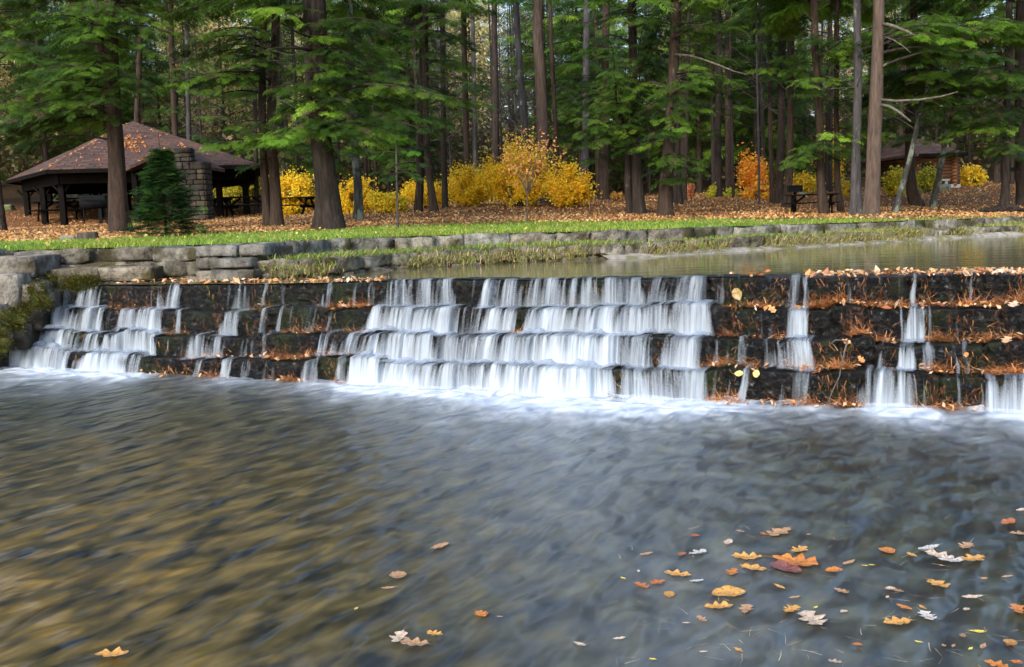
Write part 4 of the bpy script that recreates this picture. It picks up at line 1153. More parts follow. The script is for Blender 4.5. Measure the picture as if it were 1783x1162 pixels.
# foreground / middle trees:  name, label, category, bark, depth, stems [(pixel path, widths px)], masses (x0,x1,y0,y1,n[,stem])
TREES = [
 ('hemlock_tree','tall reddish forked trunk in front of the picnic shelter','bark_red',23.5,[([(208,404),(204,300),(197,180),(193,60),(192,-60)],[34,28,25,22,20]),([(201,205),(186,120),(172,50),(160,-30)],[16,16,14,12])],
   [(0,120,170,285,9),(0,200,120,200,10),(110,240,90,175,9),(150,290,0,60,8),(20,160,0,60,7),(200,250,150,180,3),(40,150,60,110,5)],'hemlock'),
 ('hemlock_tree','twin slim trunks close together right of the shelter roof','bark_red',25.5,[([(466,402),(460,300),(456,200),(458,100),(460,-40)],[15,14,13,12,11]),([(483,402),(477,300),(472,200),(478,100),(484,-40)],[20,18,15,14,13])],
   [(330,470,215,300,7),(300,440,110,185,8),(480,560,260,300,4),(360,470,30,110,6),(300,420,40,110,5)],'hemlock'),
 ('hemlock_tree','thickest dark double trunk flaring wide at the lawn edge','bark_dark',21.5,[([(573,402),(569,330),(560,250),(558,120),(552,-50)],[46,38,34,27,24]),([(552,232),(540,120),(535,-50)],[22,20,16])],
   [(440,640,140,190,10),(470,600,185,260,9),(560,700,40,130,10),(430,560,0,50,6),(590,760,120,230,10),(600,700,230,262,4)],'hemlock'),
 ('young_tree','grey-barked thin trunk just right of the thickest trunk','bark_lichen',29,[([(625,383),(623,320),(617,250),(612,120),(608,-30)],[17,14,13,11,9])],[(580,700,200,275,5),(570,680,60,150,5)],'hemlock'),
 ('hemlock_sapling','small bluish-green sapling with a thread-thin stem','bark_gray',20,[([(692,394),(691,330),(690,270),(690,235)],[4,3.5,3,2])],[(650,690,250,318,6),(690,735,240,318,6)],'sapling'),
 ('hemlock_tree','dark slim trunk, left of two standing before yellow bushes','bark_dark',35,[([(728,364),(732,300),(735,150),(733,-30)],[15,12,11,10])],[(640,790,0,80,8),(650,780,150,250,7),(700,770,240,280,3)],'hemlock'),
 ('hemlock_tree','reddish slim trunk leaning left beside the dark slim one','bark_red',34,[([(757,366),(749,320),(743,260),(741,150),(740,-30)],[15,12,11,11,10])],[(760,870,120,200,7),(740,850,60,130,6),(730,800,200,240,3)],'hemlock'),
 ('young_tree','thin dark trunk half covered by yellow leaves','bark_dark',37,[([(775,358),(772,250),(771,100),(769,-40)],[11,10,9,8])],[],'hemlock'),
 ('hemlock_tree','straight dark trunk rising behind the left of the big yellow bush','bark_red',39,[([(815,345),(813,280),(810,150),(806,-40)],[12,11,10,8])],[(760,860,0,60,4),(800,870,150,200,3)],'hemlock'),
 ('bare_tree','dark trunk behind the top of the big yellow bush','bark_dark',45,[([(862,345),(863,200),(860,-30)],[14,12,9])],[],'bare'),
 ('bare_tree','grey leaning trunk left of the pale straight pine trunk','bark_gray',41,[([(922,340),(915,240),(905,120),(895,-40)],[15,13,11,10])],[],'bare'),
 ('pine_tree','pale pinkish straight trunk behind the big yellow bush','bark_pale',39,[([(948,356),(945,240),(940,120),(936,60),(938,-60)],[24,20,18,17,15])],[],'pine'),
 ('bare_tree','thin orange-brown trunk right behind the pale pinkish one','bark_red',44,[([(972,345),(966,200),(959,50),(957,-40)],[10,8,7,6])],[],'bare'),
 ('hemlock_tree','shadowed wide trunk right of the big yellow bush','bark_red',43,[([(1051,342),(1052,250),(1054,100),(1056,-40)],[18,16,14,12])],[(970,1060,40,120,7),(960,1040,130,200,6),(980,1060,230,290,4)],'hemlock'),
 ('bare_tree','greyish trunk between the yellow bush and the shadowed wide trunk','bark_gray',47,[([(1018,342),(1020,200),(1022,-30)],[14,13,10])],[],'bare'),
 ('hemlock_tree','double trunk with a mossy left stem near the lawn','bark_dark',29.5,[([(1112,375),(1108,300),(1104,180),(1101,60),(1100,-40)],[24,18,15,14,13]),([(1097,377),(1093,320),(1093,240)],[11,11,9])],
   [(1000,1130,95,170,9),(990,1110,190,262,9),(1030,1170,30,100,8),(1060,1180,0,50,6),(1100,1180,120,200,6)],'hemlock'),
 ('hemlock_tree','thick trunk with flared foot standing right of the double trunk','bark_red',27.5,[([(1157,380),(1160,320),(1167,220),(1173,110),(1180,-40)],[26,22,19,17,16])],
   [(1150,1215,270,318,4),(1130,1230,140,215,6),(1190,1300,130,205,7),(1190,1290,0,60,5),(1120,1200,200,280,5)],'hemlock'),
 ('young_tree','black trunk hiding just behind the thick flared one','bark_dark',37,[([(1180,350),(1178,250),(1174,100),(1172,-30)],[16,13,11,9])],[(1180,1290,60,140,6)],'hemlock'),
 ('bare_tree','slender dark trunk with an orange sprig beside it','bark_dark',40,[([(1192,346),(1195,250),(1198,120),(1200,-30)],[8,7,6,5])],[],'bare'),
 ('young_tree','dark trunk among small yellow shrubs, left of the orange bush','bark_dark',43,[([(1251,345),(1250,250),(1252,100),(1252,-30)],[12,11,10,8])],[(1220,1320,160,240,6)],'hemlock'),
 ('bare_tree','reddish trunk just left of the orange bush','bark_red',46,[([(1269,342),(1268,200),(1266,-30)],[12,11,8])],[],'bare'),
 ('bare_tree','pencil-thin black trunk touching the orange bush','bark_dark',42,[([(1277,343),(1275,250),(1272,120),(1270,-30)],[5,5,4,3])],[],'bare'),
 ('bare_tree','thin grey stem in front of the orange bush','bark_gray',36,[([(1322,360),(1321,260),(1318,120),(1316,-30)],[4,4,3,2.5])],[],'bare'),
 ('bare_tree','short thin dark trunk right of the orange bush','bark_dark',44,[([(1330,338),(1328,240),(1325,80),(1324,-30)],[8,7,6,5])],[],'bare'),
 ('young_tree','brown trunk left of the near-black one by the picnic grill','bark_red',38,[([(1345,352),(1342,250),(1340,100),(1338,-30)],[9,8,8,7])],[(1320,1400,60,140,5)],'hemlock'),
 ('hemlock_tree','near-black straight trunk behind the picnic grill','bark_dark',37,[([(1356,350),(1360,250),(1362,120),(1364,-30)],[14,13,12,11])],[(1330,1420,90,160,6),(1300,1400,20,90,5)],'hemlock'),
 ('hemlock_tree','red-brown trunk rising directly behind the picnic grill','bark_red',34,[([(1370,362),(1375,290),(1377,150),(1378,-30)],[15,13,11,10])],[(1340,1430,30,110,6),(1380,1440,120,160,3)],'hemlock'),
 ('hemlock_tree','brown trunk with mossy foot standing before the picnic table','bark_red',28.5,[([(1434,379),(1429,320),(1427,200),(1420,90),(1415,-40)],[17,14,13,12,11])],[(1375,1490,225,300,7),(1370,1470,100,200,6),(1400,1490,60,120,5)],'hemlock'),
 ('young_tree','slim brown trunk at the right end of the picnic table','bark_red',31,[([(1464,375),(1458,320),(1456,200),(1457,-30)],[11,10,9,8])],[(1430,1520,150,230,5),(1440,1520,240,290,3)],'hemlock'),
 ('ash_tree','bluish-grey furrowed trunk left of the broad pale-brown one','bark_gray',27.5,[([(1491,372),(1490,280),(1494,150),(1493,60),(1491,-40)],[20,16,14,13,12])],[],'bare'),
 ('pine_tree','broad pale-brown straight trunk with broken whitish limb stubs','bark_pale',26.5,[([(1517,371),(1521,280),(1526,160),(1530,60),(1531,-60)],[27,24,21,19,18])],[(1640,1780,50,110,6)],'pine'),
 ('birch_tree','lichen-spotted thin trunk leaning right in front of the cabin','bark_lichen',29,[([(1557,376),(1572,320),(1586,270),(1603,190),(1625,120),(1640,60)],[12,10,9,8,7,5])],[(1570,1660,120,175,8),(1600,1720,150,200,8),(1560,1640,60,120,6)],'hemlock'),
 ('hemlock_tree','trunk with a curved sweeping foot left of the cabin','bark_red',35,[([(1598,360),(1588,335),(1584,300),(1585,200),(1590,90),(1592,-30)],[24,19,17,15,12,11])],[(1540,1620,195,260,6),(1560,1640,20,70,3)],'hemlock'),
 ('bare_tree','second leaning thin trunk, right in front of the log wall','bark_lichen',32.5,[([(1623,360),(1636,300),(1647,240),(1658,195),(1672,140)],[12,10,9,7,5])],[(1640,1720,160,230,5)],'hemlock'),
 ('hemlock_tree','straight trunk with tangled bare roots near the right edge','bark_dark',29,[([(1748,374),(1751,320),(1752,220),(1756,100),(1758,-30)],[17,13,12,11,10])],[(1690,1783,180,260,9),(1660,1783,100,170,8),(1640,1760,210,290,5)],'hemlock'),
 ('hemlock_tree','wide dark trunk cut by the right edge','bark_dark',33,[([(1782,365),(1779,300),(1776,180),(1778,-30)],[24,20,17,14])],[(1700,1800,20,90,6),(1740,1800,260,300,3)],'hemlock'),
 ('young_tree','dark trunk foot cut by the left edge beside the shelter','bark_dark',33,[([(3,401),(-8,300),(-14,180),(-14,-30)],[18,15,12,10])],[(0,90,0,60,6),(0,100,60,120,5),(0,60,190,250,5)],'hemlock'),
 ('hemlock_tree','reddish-brown trunk right behind the shelter roof peak','bark_red',50,[([(236,330),(238,200),(243,100),(248,-30)],[11,9,9,7])],[(190,290,40,100,5)],'hemlock'),
 ('bare_tree','brown trunk behind the right slope of the shelter roof','bark_red',48,[([(306,340),(304,200),(298,60),(296,-30)],[11,10,9,8])],[(280,380,110,200,7),(300,380,0,60,5)],'hemlock'),
 ('bare_tree','grey slender trunk behind the chimney','bark_gray',52,[([(330,340),(328,200),(325,60),(324,-30)],[8,8,7,6])],[(320,400,200,260,4)],'hemlock'),
 ('bare_tree','dark slender trunk left of the twin slim trunks','bark_dark',46,[([(446,350),(444,200),(442,-30)],[8,7,6])],[(380,450,130,200,4)],'hemlock'),
 ('bare_tree','grey bare trunk behind the gap left of the pale trunk','bark_gray',50,[([(828,340),(826,200),(822,-30)],[8,8,7])],[],'bare'),
]
CENTER_TINT = {'hemlock':(1,1,1),'sapling':(.75,1.0,1.15),'pine':(.9,1,.9),'bare':(1,1,1)}
def up_extend(pts, ztop):
    a, b = pts[-2], pts[-1]; d = (b-a).normalized(); d = (d+Vector((0,0,1.2))).normalized()
    pts.append(b+d*(max(.8, ztop-b.z)/d.z))
    return pts
bare_tmpl_r = random.Random(77)
def bare_twigs(mb, base, top, r, n, L0, rad):
    base, top = Vector(base), Vector(top)
    for i in range(n):
        t = r.uniform(.12, .98); p = base.lerp(top, t); a = r.uniform(0, 6.28); L = L0*r.uniform(.4, 1)*(1.15-t)
        d = Vector((math.cos(a), math.sin(a), r.uniform(-.1, .9))).normalized()
        q = [p, p+d*L*.5+Vector((0,0,r.uniform(-.1,.1)*L)), p+d*L+Vector((0,0,r.uniform(-.15,.25)*L))]
        mb.tube(q, [rad*(1.2-t), rad*.6*(1.2-t), rad*.2], 5, cap=False)
        for j in range(3):
            s = r.uniform(.35, .95); o_ = q[0].lerp(q[2], s); a2 = a+r.uniform(-1, 1); d2 = Vector((math.cos(a2), math.sin(a2), r.uniform(-.2, .6)))
            mb.tube([o_, o_+d2*L*.35], [rad*.35*(1.2-t), rad*.1], 4, cap=False)
for ti, (nm, lab, bk, d, stems, masses, kind) in enumerate(TREES):
    r = random.Random(500+ti)
    px0, py0 = stems[0][0][0]
    base = at(px0, py0, d); base.z = float(gsurf(np.array([base.x]), np.array([d]))[0])
    root = empty(nm, base); tag(root, lab, 'tree')
    mpp = d/1783
    allp = []
    ztop = {'hemlock':11,'pine':12,'bare':10.5,'sapling':0}[kind]*r.uniform(.9, 1.1)
    if kind == 'hemlock': ztop = (15 if px0 < 700 else 10 if px0 < 1250 else 14.5)*r.uniform(.92, 1.08)
    for si, (path, wd) in enumerate(stems):
        P = [at(x, y, d) for x, y in path]
        if si == 0: P[0] = base.copy()
        elif path[0][1] > 370: P[0].z = base.z-.05
        rads = [q*mpp/2 for q in wd]
        if kind != 'sapling' and path[-1][1] < 0: P = up_extend(P, ztop); rads.append(rads[-1]*.35)
        L = [p-base for p in P]
        if si == 0 or path[0][1] > 370:
            L.insert(0, L[0]+Vector((0,0,-.35))); rads.insert(0, rads[0])
        fl = .55 if d > 26 else .75
        if kind == 'sapling': fl = 0
        if 'thin' in lab: fl = .25
        trunk_mesh(root, L, rads, M[bk], flare=fl if (si == 0 or path[0][1] > 370) else 0, seed=ti+si, seg=18 if d < 32 else 12, name='trunk' if si == 0 else 'side_stem')
        allp.append([(p.z, p) for p in P])
    fo = Fol()
    def stem_at(z, k=0):
        st = allp[k]
        for (z0, a), (z1, b) in zip(st, st[1:]):
            if z0 <= z <= z1: return a.lerp(b, (z-z0)/max(1e-4, z1-z0))
        return st[0][1] if z < st[0][0] else st[-1][1]
    for ms in masses:
        x0, x1, y0, y1, n = ms[:5]
        n = int(n*(1.25 if d < 31 else 1.1))
        for q in range(n):
            dd = d + (r.uniform(-1.9, .7) if kind != 'sapling' else r.uniform(-.35, .35))
            tip = at(r.uniform(x0, x1), r.uniform(y0, y1), dd)
            k = r.randrange(len(allp)); 
            if len(allp) > 1 and not (allp[k][0][0] < tip.z+.3): k = 0
            o_ = stem_at(tip.z+r.uniform(0, .5)*(1 if kind != 'sapling' else .3), k)
            br = r.uniform(.8, 1.2)
            tn = CENTER_TINT[kind]
            # long limbs carry foliage on their outer part only
            Lh = (tip-o_).length; bare = .2 if Lh < 1.5 else min(.75, 1-1.5/Lh)
            fo.limb(o_, tip, r, dens=1.0 if kind != 'sapling' else 1.6, sc=(.275 if kind != 'sapling' else .16)*(1 if d < 31 else 1.15), tint=tuple(t*br for t in tn), bare=bare)
    if kind == 'hemlock':
        zlo = at(px0, 15, d).z+.2
        zz_ = max(zlo, base.z+4)
        while zz_ < ztop-.3:
            Lb = min(2.8, .5+(ztop-zz_)*.5)
            for q in range(3):
                a = r.uniform(0, 6.28); o_ = stem_at(zz_); fo.limb(o_, o_+Vector((math.cos(a)*Lb, math.sin(a)*Lb, r.uniform(-.5, .2))), r, dens=.62, sc=.55, bare=.15)
            zz_ += .62
    if kind == 'pine':
        zz_ = 9.5
        while zz_ < ztop:
            for q in range(3):
                a = r.uniform(0, 6.28); o_ = stem_at(zz_); Lb = 2.6; fo.limb(o_, o_+Vector((math.cos(a)*Lb, math.sin(a)*Lb, .4)), r, dens=.6, sc=.6, tint=(.8,1,.9))
            zz_ += .6
    if kind in ('bare', 'hemlock'):
        mb = MB(); bt = stem_at(base.z+(2.2 if kind == 'bare' else 1.8))-base
        bare_twigs(mb, bt, stem_at(min(ztop, 12))-base, r, 26 if kind == 'bare' else 12, 2.0 if kind == 'bare' else 1.5, .014)
        mb.build('bare_branches' , M['twig'] if kind == 'hemlock' else M[bk], root, smooth=True)['kind'] = 'stuff'
    if fo.O:
        fo.build(root, base, M['bark_dark'], coarse=False)
# pale broken limbs on the broad pine and others (parts of their trees)
def stub(tree_label, path, d, rads, mat='twig', name='broken_limb'):
    root = [o for o in COL.objects if o.get('label') == tree_label][0]; b = Vector(root.location)
    mb = MB(); mb.tube([at(x, y, d+dz)-b for x, y, dz in path], [q*.68 for q in rads], 7, col=(1,1,1)); mb.build(name, M[mat], root, smooth=True)
PL = 'broad pale-brown straight trunk with broken whitish limb stubs'
stub(PL, [(1535,42,0),(1548,43,-.2),(1565,49,-.4),(1582,56,-.6),(1592,62,-.7)], 26.4, [.07,.06,.055,.05,.03])
stub(PL, [(1534,174,0),(1560,176,-.3),(1600,174,-.7),(1640,168,-1),(1668,160,-1.2)], 26.4, [.06,.045,.04,.03,.012])
stub(PL, [(1534,183,0),(1548,185,-.2),(1565,195,-.4),(1586,212,-.6)], 26.4, [.06,.055,.05,.03])
stub(PL, [(1540,64,0),(1556,70,-.3),(1572,80,-.6),(1586,92,-.8)], 26.4, [.03,.025,.02,.01])
TL = 'thick trunk with flared foot standing right of the double trunk'
stub(TL, [(1176,95,0),(1200,97,-.3),(1225,104,-.5),(1250,113,-.8),(1277,124,-1),(1300,130,-1.2)], 27.3, [.05,.045,.04,.035,.025,.01])
stub(TL, [(1176,80,0),(1215,79,-.3),(1260,68,-.6),(1300,60,-.8),(1335,54,-1)], 27.3, [.035,.03,.022,.015,.006], 'bark_dark', 'bare_limb')
stub(TL, [(1178,40,0),(1215,41,-.3),(1245,38,-.6)], 27.3, [.03,.02,.01], 'bark_dark', 'bare_limb')
BL = 'thickest dark double trunk flaring wide at the lawn edge'
stub(BL, [(551,90,0),(520,84,-.4),(480,84,-.8),(440,96,-1)], 21.3, [.05,.04,.03,.01], 'bark_dark', 'bare_limb')
stub(BL, [(553,70,0),(520,58,-.3),(490,40,-.6),(470,60,-.9)], 21.3, [.04,.03,.02,.008], 'bark_dark', 'bare_limb')
stub(BL, [(562,100,0),(600,108,-.3),(640,122,-.6)], 21.3, [.04,.03,.01], 'bark_dark', 'bare_limb')
stub(BL, [(568,170,0),(600,200,-.5),(640,232,-.9),(668,253,-1.1)], 21.3, [.03,.022,.016,.008])
stub(BL, [(560,215,0),(530,198,-.5),(500,180,-.8),(480,172,-1)], 21.3, [.03,.02,.014,.006])
NL = 'twin slim trunks close together right of the shelter roof'
stub(NL, [(456,235,0),(430,225,-.4),(400,205,-.7),(384,203,-.9),(350,206,-1)], 25.3, [.03,.025,.02,.015,.006])
stub(NL, [(455,120,0),(430,100,-.4),(405,112,-.7),(380,126,-.9),(350,142,-1)], 25.3, [.03,.02,.015,.012,.006])
LB = 'second leaning thin trunk, right in front of the log wall'
for q in [[(1655,203,0),(1675,196,-.2),(1690,205,-.4),(1700,224,-.5)],[(1656,200,0),(1680,190,-.2),(1710,200,-.4),(1740,215,-.5)],[(1650,225,0),(1668,212,-.2),(1680,205,-.3),(1678,225,-.4)],[(1660,190,0),(1690,185,-.2),(1725,180,-.4),(1760,190,-.5)],[(1655,210,0),(1640,195,-.2),(1622,182,-.4)]]:
    stub(LB, q, 32.3, [.03,.022,.014,.006], 'twig', 'bare_branch')
# roots of the right-edge tree
root = [o for o in COL.objects if o.get('label', '').startswith('straight trunk with tangled')][0]; b0 = Vector(root.location); mb = MB(); r = random.Random(9)
for a, L in [(3.1,1.6),(3.4,1.2),(2.9,1.1),(3.7,.9),(4.2,.7),(4.7,.6),(5.2,.8),(5.7,1.0),(6.1,1.2),(0.1,1.1),(3.25,1.9)]:
    q = []; 
    for i in range(7):
        s = .1+L*i/6; aa = a+.25*math.sin(i*1.7+a*3); q.append(Vector((math.cos(aa)*s, math.sin(aa)*s, .24*math.exp(-s*1.8)+.04*math.sin(i*2.3+a)-.01)))
    mb.tube(q, [.07,.055,.05,.04,.035,.025,.01], 6)
mb.build('roots', M['bark_dark'], root, smooth=True)

# small dense spruce in front of the shelter
d = 19.0; base = G3(290, d, 412); base.z = float(gsurf(np.array([base.x]), np.array([d]))[0])
root = empty('young_spruce', base); tag(root, 'small dense dark spruce with a bare leader in front of the chimney', 'tree')
Ht = (at(290, 228, d)-base).z
mb = MB(); mb.tube([(0,0,-.1),(0,0,Ht*.6),(-.02,0,Ht)], [.035,.02,.005], 8); mb.build('trunk', M['bark_red'], root, smooth=True)
O=[];D=[];S=[];C=[]; r = random.Random(2); 
for i in range(3000):
    f = r.random()**.85*.80; z = f*Ht; rad = (.54*(1-f/.84)**.8+.03)*(1+.18*math.sin(f*36)); a = r.uniform(0, 6.28); q = rad*r.uniform(.3, .8)
    if r.random() < .16: q = rad*r.uniform(.9, 1.1)
    O.append((math.cos(a)*q, math.sin(a)*q, z+.05)); D.append((math.cos(a)+r.uniform(-.4,.4), math.sin(a)+r.uniform(-.4,.4), r.uniform(-.15, .35))); S.append(r.uniform(.10, .26)*(1.1-f*.5)); C.append(np.array(r.choice([(.025,.07,.02),(.045,.12,.025),(.08,.17,.035),(.012,.035,.012)]))*r.uniform(.8, 1.2))
for i in range(26):
    f = r.uniform(.7, .9); a = r.uniform(0, 6.28); O.append((0,0,f*Ht)); D.append((math.cos(a), math.sin(a), .5)); S.append(.14*(1.4-f)); C.append(np.array((.04,.11,.03)))
build_sprays('crown', O, D, S, C, root, M['needle'])

# ------------------------------------------------------------------ woods behind: shared crowns, every tree its own object
def crown_mesh(seed, H, z0, Rm, n_l, sc, sparse=1.0, tint=(1,1,1)):
    r = random.Random(seed); fo = Fol()
    for i in range(n_l):
        f = (i+r.random())/n_l; z = z0+(H-z0)*f; L = Rm*(1-f)**.7*r.uniform(.6, 1.1)+.3; a = r.uniform(0, 6.28)
        fo.limb((0,0,z), (math.cos(a)*L, math.sin(a)*L, z-r.uniform(0, .25)*L), r, dens=.55*sparse, sc=sc, tint=tint, bare=.15)
    fo2 = build_sprays('crown', fo.O, fo.D, fo.S, fo.C, None, M['needle'], True)
    mb = MB()
    for P, rad in fo.wood: mb.tube(P, rad, 4, cap=False)
    lw = mb.build('limbs', M['bark_dark'], None, smooth=True)
    me1, me2 = fo2.data, lw.data
    bpy.data.objects.remove(fo2); bpy.data.objects.remove(lw)
    return me1, me2
def straight_trunk(H, r0, seed, bk):
    o_ = trunk_mesh(None, [(0,0,-.5),(0,0,0),(.1*math.sin(seed),0,H*.5),(0,.1,H)], [r0,r0,r0*.7,r0*.15], M[bk], flare=.35, seed=seed, seg=10)
    me = o_.data; bpy.data.objects.remove(o_); return me
CR = [crown_mesh(1, 15, 2.2, 2.9, 62, .7), crown_mesh(2, 14, 4.0, 2.8, 52, .7, tint=(.9,.95,1)), crown_mesh(3, 16, 6.5, 3.2, 46, .75, tint=(1.1,1,.9)), crown_mesh(4, 12, 1.2, 2.5, 56, .65)]
TRM = [straight_trunk(15, .15, 1, 'bark_dark'), straight_trunk(16, .12, 2, 'bark_dark'), straight_trunk(14, .085, 3, 'bark_gray'), straight_trunk(15, .17, 4, 'bark_red')]
def bare_mesh(seed, H, n, rad, mat, L0=2.9):
    mb = MB(); r = random.Random(seed); bare_twigs(mb, (0,0,2.0), (0,0,H), r, n, 2.9, rad); o_ = mb.build('branches', M[mat], None, smooth=True); me = o_.data; bpy.data.objects.remove(o_); return me
BRM = [bare_mesh(1, 14, 190, .022, 'bark_gray'), bare_mesh(2, 13, 220, .018, 'bark_dark')]
GM = []
for sd_i in (1, 2):
    n = 4200; a = nr.uniform(0, 6.28, n); q = nr.uniform(0, 1, n)**.5*2.6; z = 3+nr.uniform(0, 1, n)*11
    V, F, C_ = leafquads(np.stack([np.cos(a)*q, np.sin(a)*q, z], 1), nr.uniform(.12, .3, n), nr.normal(size=(n,3)), palette(n, [(.8,.66,.30),(.75,.55,.16),(.88,.78,.5),(.5,.48,.12)]), .6)
    o = mk('leaves', V, F, M['autumn'], col=C_); GM.append(o.data); bpy.data.objects.remove(o)
r = random.Random(21)
def far_tree(x, y, ci, tr, sc, label, group):
    root = empty('forest_tree' if ci >= 0 else 'bare_forest_tree', (x, y, float(gz(x, y))-.05), r.uniform(0, 6.28)); sc *= .86 if y < 70 else .95; root.scale = (sc, sc, sc*r.uniform(.95, 1.1))
    tag(root, label, 'tree', group)
    t_ = bpy.data.objects.new('trunk', TRM[tr]); COL.objects.link(t_); t_.parent = root
    if ci >= 0:
        for nm_, me in zip(('crown', 'limbs'), CR[ci]):
            c_ = bpy.data.objects.new(nm_, me); COL.objects.link(c_); c_.parent = root; c_['kind'] = 'stuff'
    else:
        c_ = bpy.data.objects.new('branches', BRM[tr % 2]); COL.objects.link(c_); c_.parent = root; c_['kind'] = 'stuff'
        if ci == -2:
            c_ = bpy.data.objects.new('leaves', GM[tr % 2]); COL.objects.link(c_); c_.parent = root; c_['kind'] = 'stuff'
placed = []
def try_place(px, y, mind):
    x = (px-891.5)/1783*y
    for a, b in placed:
        if (a-x)**2+(b-y)**2 < mind**2: return None
    placed.append((x, y)); return x
for i in range(620):
    y = r.choice([r.uniform(47, 62), r.uniform(60, 80), r.uniform(78, 110)]); px = r.uniform(-260, 2040)
    if 40 < px < 460 and y < 60: continue
    if 1480 < px < 1720 and y < 56: continue
    gap = (760 < px < 960) or (330 < px < 520)
    x = try_place(px, y, 1.9 if y < 70 else 2.3)
    if x is None: continue
    if gap: ci = (-2 if y > 72 and r.random() < .75 else -1) if r.random() < .74 else r.choice([1,2])
    else: ci = r.choice([0, 1, 2, 3, 1, 2, -1, -1]) if y < 70 else r.choice([1, 2, -1, -2, -2, -1, 0])
    if ci >= 0: far_tree(x, y, ci, r.choice([0,1,3]), r.uniform(.85, 1.2), 'distant evergreen crowded in the woods behind the lawn', 'evergreens deep in the woods')
    elif ci == -2: far_tree(x, y, -2, r.choice([0,2,2]), r.uniform(.9, 1.2), 'distant thin tree still holding pale golden leaves', 'golden trees deep in the woods')
    else: far_tree(x, y, -1, r.choice([0,1,2,2]), r.uniform(.8, 1.1), 'distant leafless trunk crowded in the woods behind the lawn', 'bare trunks deep in the woods')
    if len(placed) > 262: break
# distant wooded ridge mass of leaves
n = 210000; t = nr.uniform(-.72, .72, n); d = nr.uniform(62, 165, n); X = t*d; g = gz(X, d)
hh = nr.uniform(0, 1, n)**1.6*np.clip((d-55)*.2, 4, 19)
kp = vnoise(X*.22, d*.22, hh*.25, 61) > .47; X, d, g, hh = X[kp], d[kp], g[kp], hh[kp]; n = len(X)
V, F, C_ = leafquads(np.stack([X, d, g+hh], 1), nr.uniform(.25, .6, n), nr.normal(size=(n,3)), palette(n, [(.10,.12,.03),(.16,.11,.05),(.45,.33,.12),(.12,.09,.06),(.09,.13,.03),(.6,.5,.25)], [3,3,1.5,3,3,.8]), .6)
o = mk('distant_undergrowth', V, F, M['autumn'], col=C_); tag(o, 'brown and olive undergrowth on the far slope', 'undergrowth', kind='stuff')

# ------------------------------------------------------------------ autumn bushes
def bush(name, label, boxpx, d, n, cols, wts=None, leaf=.075, stems=26, hollow=.0, cat='bush', depth=None):
    x0, x1, y0, y1 = boxpx; a = at(x0, y1, d); b = at(x1, y0, d); cx = (a.x+b.x)/2
    gzv = float(gz(cx, d)); base = Vector((cx, d, gzv)); root = empty(name, base); tag(root, label, cat)
    W = (b.x-a.x)/2; Hh = b.z-gzv; Dp = depth or W*.8; r = random.Random(int(x0*7+y0))
    mb = MB(); ends = []
    for i in range(stems):
        an = r.uniform(0, 6.28); rr_ = math.sqrt(r.random()); ex, ey = math.cos(an)*rr_*W*.85, math.sin(an)*rr_*Dp*.85
        ez = Hh*(.22+.75*r.random()*(1-rr_*.5)); st = Vector((ex*.15, ey*.15, -.1)); m_ = Vector((ex*.6, ey*.6, ez*.62)); e = Vector((ex, ey, ez))
        mb.tube([st, m_, e], [.016, .009, .003], 4, cap=False); e = e+Vector((ex*.12*r.random(), 0, Hh*.12*r.random()**2)); ends += [(m_, e)]
    mb.build('stems', M['bark_gray'], root)['kind'] = 'stuff'; n = int(n*2.4); leaf *= 1.15
    k = nr.integers(0, len(ends), n); f = nr.uniform(-.25, 1.08, n)[:, None]
    A = np.array([tuple(ends[i][0]) for i in k]); B_ = np.array([tuple(ends[i][1]) for i in k])
    P = A+(B_-A)*f+nr.normal(size=(n,3))*np.array([.2*W, .2*W, .10*Hh])
    P = P+(B_-A)*np.clip(nr.normal(size=(n,1)), 0, 3)*.07
    wp = P/np.array([W, W, Hh])
    P = P[(P[:, 2] > .02) & (vnoise(wp[:,0]*3.2+x0, wp[:,1]*3.2, wp[:,2]*4.5, 13) > .40)]; n = len(P)
    c = palette(n, cols, wts, .25)
    V, F, C_ = leafquads(P, nr.uniform(.6, 1.3, n)*leaf, nr.normal(size=(n,3))*.6+np.array([0,-.6,.6]), c, .6)
    mk('foliage', V, F, M['autumn'], root, col=C_)['kind'] = 'stuff'; return root
YB = [(.90,.62,.02),(.92,.52,.02),(.82,.70,.05),(.55,.46,.03)]; YW = [5,3,2,1]
OB = [(.85,.36,.03),(.9,.48,.05),(.75,.27,.03)]; GB = [(.45,.42,.03),(.65,.55,.04),(.2,.25,.03)]
bush('yellow_bush','dim yellow-green thicket seen through the shelter posts at its right', (372,470,290,384), 60, 4200, GB+[(.7,.5,.03)], leaf=.11)
bush('yellow_bush','yellow sprigs glimpsed through the left of the shelter', (195,262,310,365), 61, 1500, YB, leaf=.12)
bush('yellow_bush','golden bush filling the gap left of the thickest trunk', (478,556,283,372), 38, 5200, YB, YW)
bush('yellow_bush','vivid yellow bush just right of the thickest trunk', (580,650,302,374), 35.5, 5200, YB, YW)
bush('yellow_bush','low rounded yellow-olive bush behind the small sapling', (640,712,325,374), 35, 3800, YB+GB[:1], None)
bush('yellow_bush','thin yellow bush around the two slim trunks', (700,790,302,366), 38.5, 3600, YB, YW)
bush('yellow_bush','yellow bush at the left side of the big blazing one', (775,868,276,358), 38.5, 6500, YB, YW)
bush('yellow_bush','biggest blazing yellow-orange bush in the middle of the woods edge', (845,965,232,360), 36, 14000, YB, [5,4,2,1], stems=50)
bush('yellow_bush','drooping orange-yellow bush at the right side of the big one', (950,1030,284,362), 35, 6000, YB+OB[:1], [3,4,2,2,2])
bush('yellow_shrublet','tiny yellow shrub left of the dark trunk, near the orange bush', (1228,1250,320,345), 42, 500, [(.7,.65,.05),(.4,.4,.05)], leaf=.08, stems=8)
